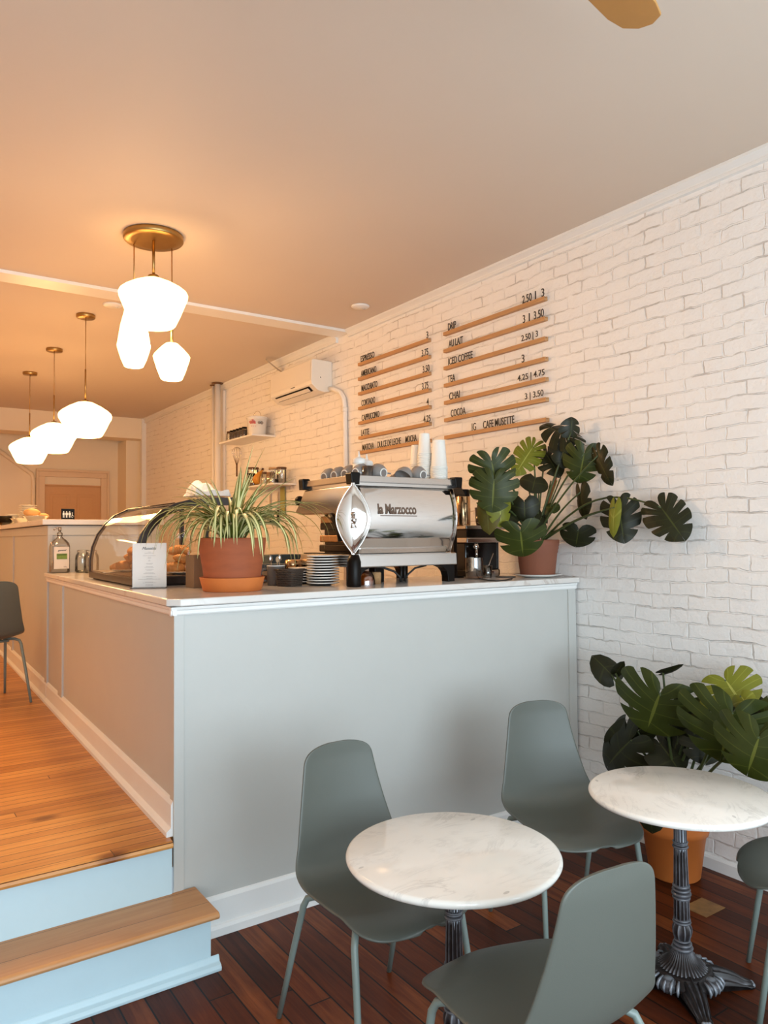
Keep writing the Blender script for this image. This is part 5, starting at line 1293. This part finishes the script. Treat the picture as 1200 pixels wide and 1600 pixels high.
gj = jar('spoon_jar', 'brown tinted glass jar with metal clip in front of the grinder', 'jar', (at(741, 890, 'y', jy).x, jy, ZW), .050, .118, glass('brown_jar_glass', (.72, .58, .46), .2, .06), M['syrup'], None, .12, None, .98)
MB().tube([(.048, 0, .108), (.058, 0, .112), (.060, 0, .100)], .004, 6).build('clip', M['steel'], gj)
gg = thing('espresso_glass', 'small clear glass with a spoon leaning out, right of the brown jar', 'glass', (at(761, 890, 'y', 3.22).x, 3.22, ZW))
MB().lathe([(0, .004), (.022, .004), (.024, 0), (.026, .002), (.030, .072), (.028, .072), (.023, .010), (0, .010)], seg=28, cap=False).build('tumbler', M['jar_glass'], gg)
MB().lathe([(0, .0105), (.023, .0105), (.0255, .04), (0, .04)], seg=24).build('water', glass('milky_water', (.8, .72, .64), .1), gg)
ts = thing('long_spoon', 'long spoon leaning in the small clear glass', 'spoon', (gg.location.x, 3.22, ZW + .014))
MB().tube([(-.016, 0, 0), (.050, .0, .125)], [.0022, .0030], 8).build('handle', M['steel'], ts)
MB().ball((-.015, 0, .006), .007, 10, 6, sc=(1, 1, .5)).build('bowl', M['steel'], ts)
dish = lathe_thing('tamping_mat', 'flat dark round mat on the worktop in front of the monstera pot', 'mat', (at(790, 902, 'y', 3.19).x, 3.19, ZW), [(0, 0), (.055, 0), (.058, .002), (.058, .005), (0, .006)], M['mug'])
cbp = [at(702, 880, 'y', 3.12)] + [at(x, y, 'z', ZW + .004) for x, y in ((712, 896), (726, 899), (745, 903), (762, 906.5), (776, 907.5), (790, 906.5), (800, 904))]
cbp[0] = Vector((EM.x + WM + .005, 3.16, ZW + .02))
tag(MB().tube(cbp, .0035, 8).build('power_cable', M['cable']), 'black cable running from the espresso machine toward the monstera pot', 'cable')

#PART4

# ---------------------------------------------------------------- monsteras
def heart_r(phi):
    """outline radius of a heart-shaped leaf around the petiole joint; phi = 0 at the tip, 180 deg at the sinus"""
    pts = [(0, 1.0), (12, .93), (25, .84), (40, .74), (60, .64), (80, .575), (100, .54), (120, .51), (140, .47), (155, .40), (166, .28), (174, .10)]
    d = abs(math.degrees(phi))
    for i in range(len(pts)-1):
        if pts[i+1][0] >= d: break
    t = (d - pts[i][0])/(pts[i+1][0] - pts[i][0]); t = min(1, max(0, t)); return pts[i][1]*(1-t) + pts[i+1][1]*t
def leaf_mesh(L, W, nlobe, cut, curl, seed, droop=.15, fold=.12):
    """leaf in its own plane: joint at the origin, tip along +x, half width scaled by W; lobes separated by real gaps"""
    r_ = random.Random(seed); mb = MB(); mb.uv = []
    for side in (-1, 1):
        K = nlobe
        edges = [0] + [(k + r_.uniform(-.15, .15))/K for k in range(1, K)] + [1]
        for k in range(K):
            nu, nt = 13, 9
            cdepth = cut*r_.uniform(.75, 1.15) if K > 1 else 0
            gapA = (0 if k == 0 else 1); gapB = (0 if k == K-1 else 1)
            base = len(mb.v); vs = []
            for j in range(nt):
                for i in range(nu):
                    u = i/(nu-1); t = j/(nt-1)
                    ed = min(t, 1-t)*2
                    g_ = 0
                    if K > 1 and cdepth > 0:
                        g_ = max(0, (u - (1-cdepth))/max(cdepth, 1e-3))**.75*.13
                    lo = g_*gapA; hi = 1 - g_*gapB
                    v = edges[k] + (edges[k+1]-edges[k])*(lo + (hi-lo)*t)
                    v = min(.999, max(0, v))
                    phi = math.radians(174)*(1 - v)**1.05
                    um = 1 - (.045*(1-ed)**3*(1 if cdepth > 0 else 0))
                    R = heart_r(phi)
                    m = Vector((max(0, v)**1.3*.86, 0)); e_ = Vector((math.cos(phi)*R, math.sin(phi)*R))
                    e_ = m + (e_ - m)*um
                    mid = (m + e_)/2 + Vector((.07*(1-v), 0))
                    p = m*(1-u)**2 + mid*2*u*(1-u) + e_*u*u
                    x, y = p.x*L, p.y*W/.54*.5*side
                    n_ = mnoise.noise(Vector((x*14, y*14, seed)))
                    z = -droop*L*(max(0, p.x)**2) + fold*abs(y) - curl*(abs(y)**2)/max(W, .01)*1.6 + .05*L*n_*u - .012*math.cos(t*2*PI)*u*L*.5
                    if p.x < 0: z -= .25*L*p.x*p.x
                    vs.append((x, y, z)); mb.uv.append((u, t))
            fs = [(j*nu+i, j*nu+i+1, (j+1)*nu+i+1, (j+1)*nu+i) for j in range(nt-1) for i in range(nu-1)]
            if side < 0: fs = [f[::-1] for f in fs]
            mb.add(vs, fs)
    return mb
def leaf(root, A, T, W, m, nlobe=5, cut=.55, tilt=(0, 0), curl=.6, seed=1, droop=.12, fold=.12, stem_from=None, arch=.1, sr=.0045):
    """A = petiole joint, T = tip (room points); faces the room, tilted by tilt = (about its length, lifting its back)"""
    A = Vector(A); T = Vector(T); L = (T - A).length; x = (T - A).normalized()
    view = (CAM + Vector((.3, 0, .5)) - A).normalized()
    z = (view - x*view.dot(x)).normalized(); y = z.cross(x)
    R = Matrix((x, y, z)).transposed() @ Matrix.Rotation(tilt[0], 3, 'X') @ Matrix.Rotation(tilt[1], 3, 'Y')
    mb = leaf_mesh(L, W, nlobe, cut, curl, seed, droop, fold)
    base = root.location
    for i, v in enumerate(mb.v):
        q_ = R @ v + A; q_.x = min(q_.x, XR - .012); mb.v[i] = q_ - base
    o = mb.build('leaf', M[m], root, weld=True)
    if stem_from is not None:
        S = Vector(stem_from); pts = []
        for i in range(13):
            t = i/12; p = S.lerp(A, t); p.z += arch*math.sin(PI*t)*1.0; 
            pts.append(p - base)
        MB().tube(pts, [sr*1.5 - sr*.6*i/12 for i in range(13)], 8).build('petiole', M['stem'], root)
    return o
# --- on the counter
P2 = Vector((3.188, 3.075, ZW))
pl_ = thing('white_dish', 'white oval dish under the monstera pot at the counter end', 'dish', P2)
MB().lathe([(0, 0), (.07, 0), (.08, .003), (.138, .016), (.140, .019), (.136, .020), (.08, .008), (0, .007)], seg=56).build('dish', M['porcelain'], pl_)
m2 = thing('potted_monstera', 'monstera in a brown terracotta pot at the right end of the counter', 'potted plant', P2 + Vector((0, 0, .0075)))
MB().lathe([(0, 0), (.094, 0), (.098, .004), (.113, .130), (.117, .136), (.117, .150), (.120, .156), (.120, .168), (.124, .176), (.126, .205), (.122, .208), (.115, .205), (.112, .19), (0, .19)], seg=64).build('pot', M['terra_dark'], m2)
MB().lathe([(.112, .186), (.06, .194), (0, .196)], seg=32).build('soil', M['soil'], m2)
S2 = P2 + Vector((0, 0, .19))
def W2(y=3.05): return lambda a, b: at(a, b, 'y', y)
L2 = [  # joint px, tip px, plane, width, material, lobes, cut, tilt, stem arch
    ((768, 720), (779, 772), 2.98, .23, 'leaf_mid', 5, .55, (0, .2), .06),
    ((772, 749), (768, 798), 2.95, .24, 'leaf_mid', 5, .45, (.1, .3), .04),
    ((762, 786), (757, 832), 3.02, .13, 'leaf_old', 1, 0, (.5, .2), .02),
    ((780, 786), (788, 824), 2.96, .13, 'leaf_bright', 3, .3, (-.3, .2), .03),
    ((833, 698), (806, 738), 3.08, .15, 'leaf_bright', 6, .7, (.1, 0), .04),
    ((852, 708), (876, 741), 3.12, .15, 'leaf_dark', 5, .65, (-.4, 0), .04),
    ((888, 686), (846, 655), 3.10, .17, 'leaf_dark', 5, .9, (.5, 0), .03),
    ((892, 676), (896, 652), 3.05, .12, 'leaf_dark', 3, .7, (.5, .1), .03),
    ((884, 698), (882, 732), 3.14, .15, 'leaf_dark', 3, .3, (-.2, 0), .02),
    ((913, 708), (903, 757), 3.00, .20, 'leaf_mid', 4, .6, (.05, .1), .05),
    ((934, 712), (951, 759), 3.02, .11, 'leaf_dark', 4, .5, (.8, 0), .04),
    ((836, 748), (830, 774), 2.98, .145, 'leaf_dark', 1, 0, (0, -.3), .03),
    ((819, 785), (820, 813), 2.96, .15, 'leaf_dark', 1, 0, (.1, .4), .03),
    ((864, 789), (866, 801), 2.98, .07, 'leaf_mid', 1, 0, (0, 0), .01),
    ((907, 769), (911, 812), 2.93, .11, 'leaf_dark', 2, .3, (.9, 0), .03),
    ((813, 829), (819, 876), 2.885, .245, 'leaf_mid', 3, .45, (.05, .5), .05),
    ((904, 829), (899, 859), 2.93, .18, 'leaf_dark', 2, .35, (0, .3), .04),
    ((800, 800), (779, 812), 3.02, .11, 'leaf_dark', 1, 0, (.3, 0), .02),
    ((846, 808), (836, 829), 3.02, .12, 'leaf_dark', 2, .3, (-.4, 0), .02),
]
for i, (a_, t_, yy, w_, m_, nl, ct, tl, ar) in enumerate(L2):
    A = at(*a_, 'y', yy); T = at(*t_, 'y', yy - .03)
    if A.x > 3.25: A = at(*a_, 'x', 3.25); T = at(*t_, 'x', 3.24)
    st0 = S2 + Vector((rnd.uniform(-.03, .03), rnd.uniform(-.03, .03), 0))
    leaf(m2, A, T, w_*1.08, m_, nl, ct, tl, .5, 20 + i, .15, .10, st0, ar)
for i, (a_, t_, xx, w_, m_, nl, ct, tl, ar) in enumerate([
        ((967, 792), (975, 849), 3.20, .20, 'leaf_dark', 4, .5, (.15, 0), .03), ((960, 793), (955, 840), 3.12, .07, 'leaf_bright', 1, 0, (.7, 0), .03),
        ((1033, 793), (1070, 843), 3.24, .21, 'leaf_dark', 5, .55, (0, 0), .14)]):
    A = at(*a_, 'x', xx); T = at(*t_, 'x', xx - .02)
    leaf(m2, A, T, w_, m_, nl, ct, tl, .4, 60 + i, .10, .08, S2 + Vector((.03, 0, .01)), ar, .0045)
for (x0, y0), (x1, y1), m_ in (((880, 745), (874, 812), 'stake'), ((894, 752), (880, 826), 'olive')):
    A = at(x0, y0, 'y', 3.02); A.x = min(A.x, 3.3); MB().tube([S2 + Vector((.0, .02, -.01)) - m2.location, A - m2.location], .004, 6).build('stake', M[m_], m2)
for (x0, y0) in ((861, 751), (826, 762), (842, 762), (893, 747)):
    A = at(x0, y0, 'y', 2.99); A.x = min(A.x, 3.3); MB().tube([S2 - m2.location, (S2 + A)/2 + Vector((.0, 0, .02)) - m2.location, A - m2.location], .0042, 6).build('stem', M['stem'], m2)
# --- on the floor behind the second table
P3 = Vector((3.160, 2.195, 0))
m3 = thing('potted_monstera', 'large monstera in a big orange pot on the floor behind the right table', 'potted plant', P3)
MB().lathe([(0, 0), (.108, 0), (.114, .006), (.142, .205), (.152, .208), (.158, .235), (.168, .300), (.168, .310), (.160, .312), (.155, .295), (0, .29)], seg=64).build('pot', M['terra_orange'], m3)
MB().lathe([(.154, .288), (.08, .296), (0, .298)], seg=32).build('soil', M['soil'], m3)
S3 = P3 + Vector((0, 0, .29))
L3 = [
    ((955, 1054), (925, 1022), 3.10, .135, 'leaf_dark', 1, 0, (.2, 0), .08), ((962, 1052), (974, 1036), 3.10, .05, 'leaf_dark', 1, 0, (.2, 0), .02),
    ((1031, 1083), (1006, 1150), 2.98, .40, 'leaf_mid', 4, .55, (.1, .1), .05), ((1134, 1063), (1166, 1108), 3.10, .27, 'leaf_bright', 4, .6, (-.1, 0), .05),
    ((1145, 1114), (1122, 1200), 2.92, .42, 'leaf_mid', 5, .55, (0, .15), .05), ((1186, 1152), (1160, 1222), 2.80, .33, 'leaf_mid', 4, .55, (.1, .2), .05),
    ((986, 1156), (932, 1203), 3.02, .26, 'leaf_dark', 3, .5, (.3, .1), .04), ((996, 1142), (941, 1168), 3.06, .15, 'leaf_dark', 2, .4, (-.4, 0), .04),
    ((1030, 1160), (1066, 1206), 3.10, .20, 'leaf_dark', 2, .3, (-.3, 0), .03), ((1090, 1112), (1080, 1166), 3.14, .24, 'leaf_dark', 4, .4, (.1, 0), .04),
    ((1036, 1051), (1066, 1043), 3.12, .035, 'leaf_dark', 1, 0, (.9, 0), .03), ((1158, 1088), (1172, 1108), 2.98, .09, 'leaf_bright', 1, 0, (.2, 0), .02),
    ((1176, 1098), (1186, 1118), 3.14, .09, 'leaf_dark', 1, 0, (.5, 0), .02), ((1016, 1262), (1016, 1305), 2.84, .13, 'leaf_dark', 1, 0, (.3, .2), .10),
    ((1195, 1120), (1240, 1150), 3.00, .30, 'leaf_mid', 4, .55, (.2, .1), .05), ((1100, 1152), (1104, 1196), 3.14, .20, 'leaf_dark', 3, .4, (-.2, 0), .04),
    ((1060, 1150), (1046, 1196), 3.14, .16, 'leaf_dark', 2, .4, (.3, 0), .03),
]
for i, (a_, t_, xx, w_, m_, nl, ct, tl, ar) in enumerate(L3):
    A = at(*a_, 'x', xx); T = at(*t_, 'x', xx - .03)
    st0 = S3 + Vector((rnd.uniform(-.05, .05), rnd.uniform(-.05, .05), 0))
    leaf(m3, A, T, w_, m_, nl, ct, tl, .45, 90 + i, .14, .10, st0, ar, .0055)
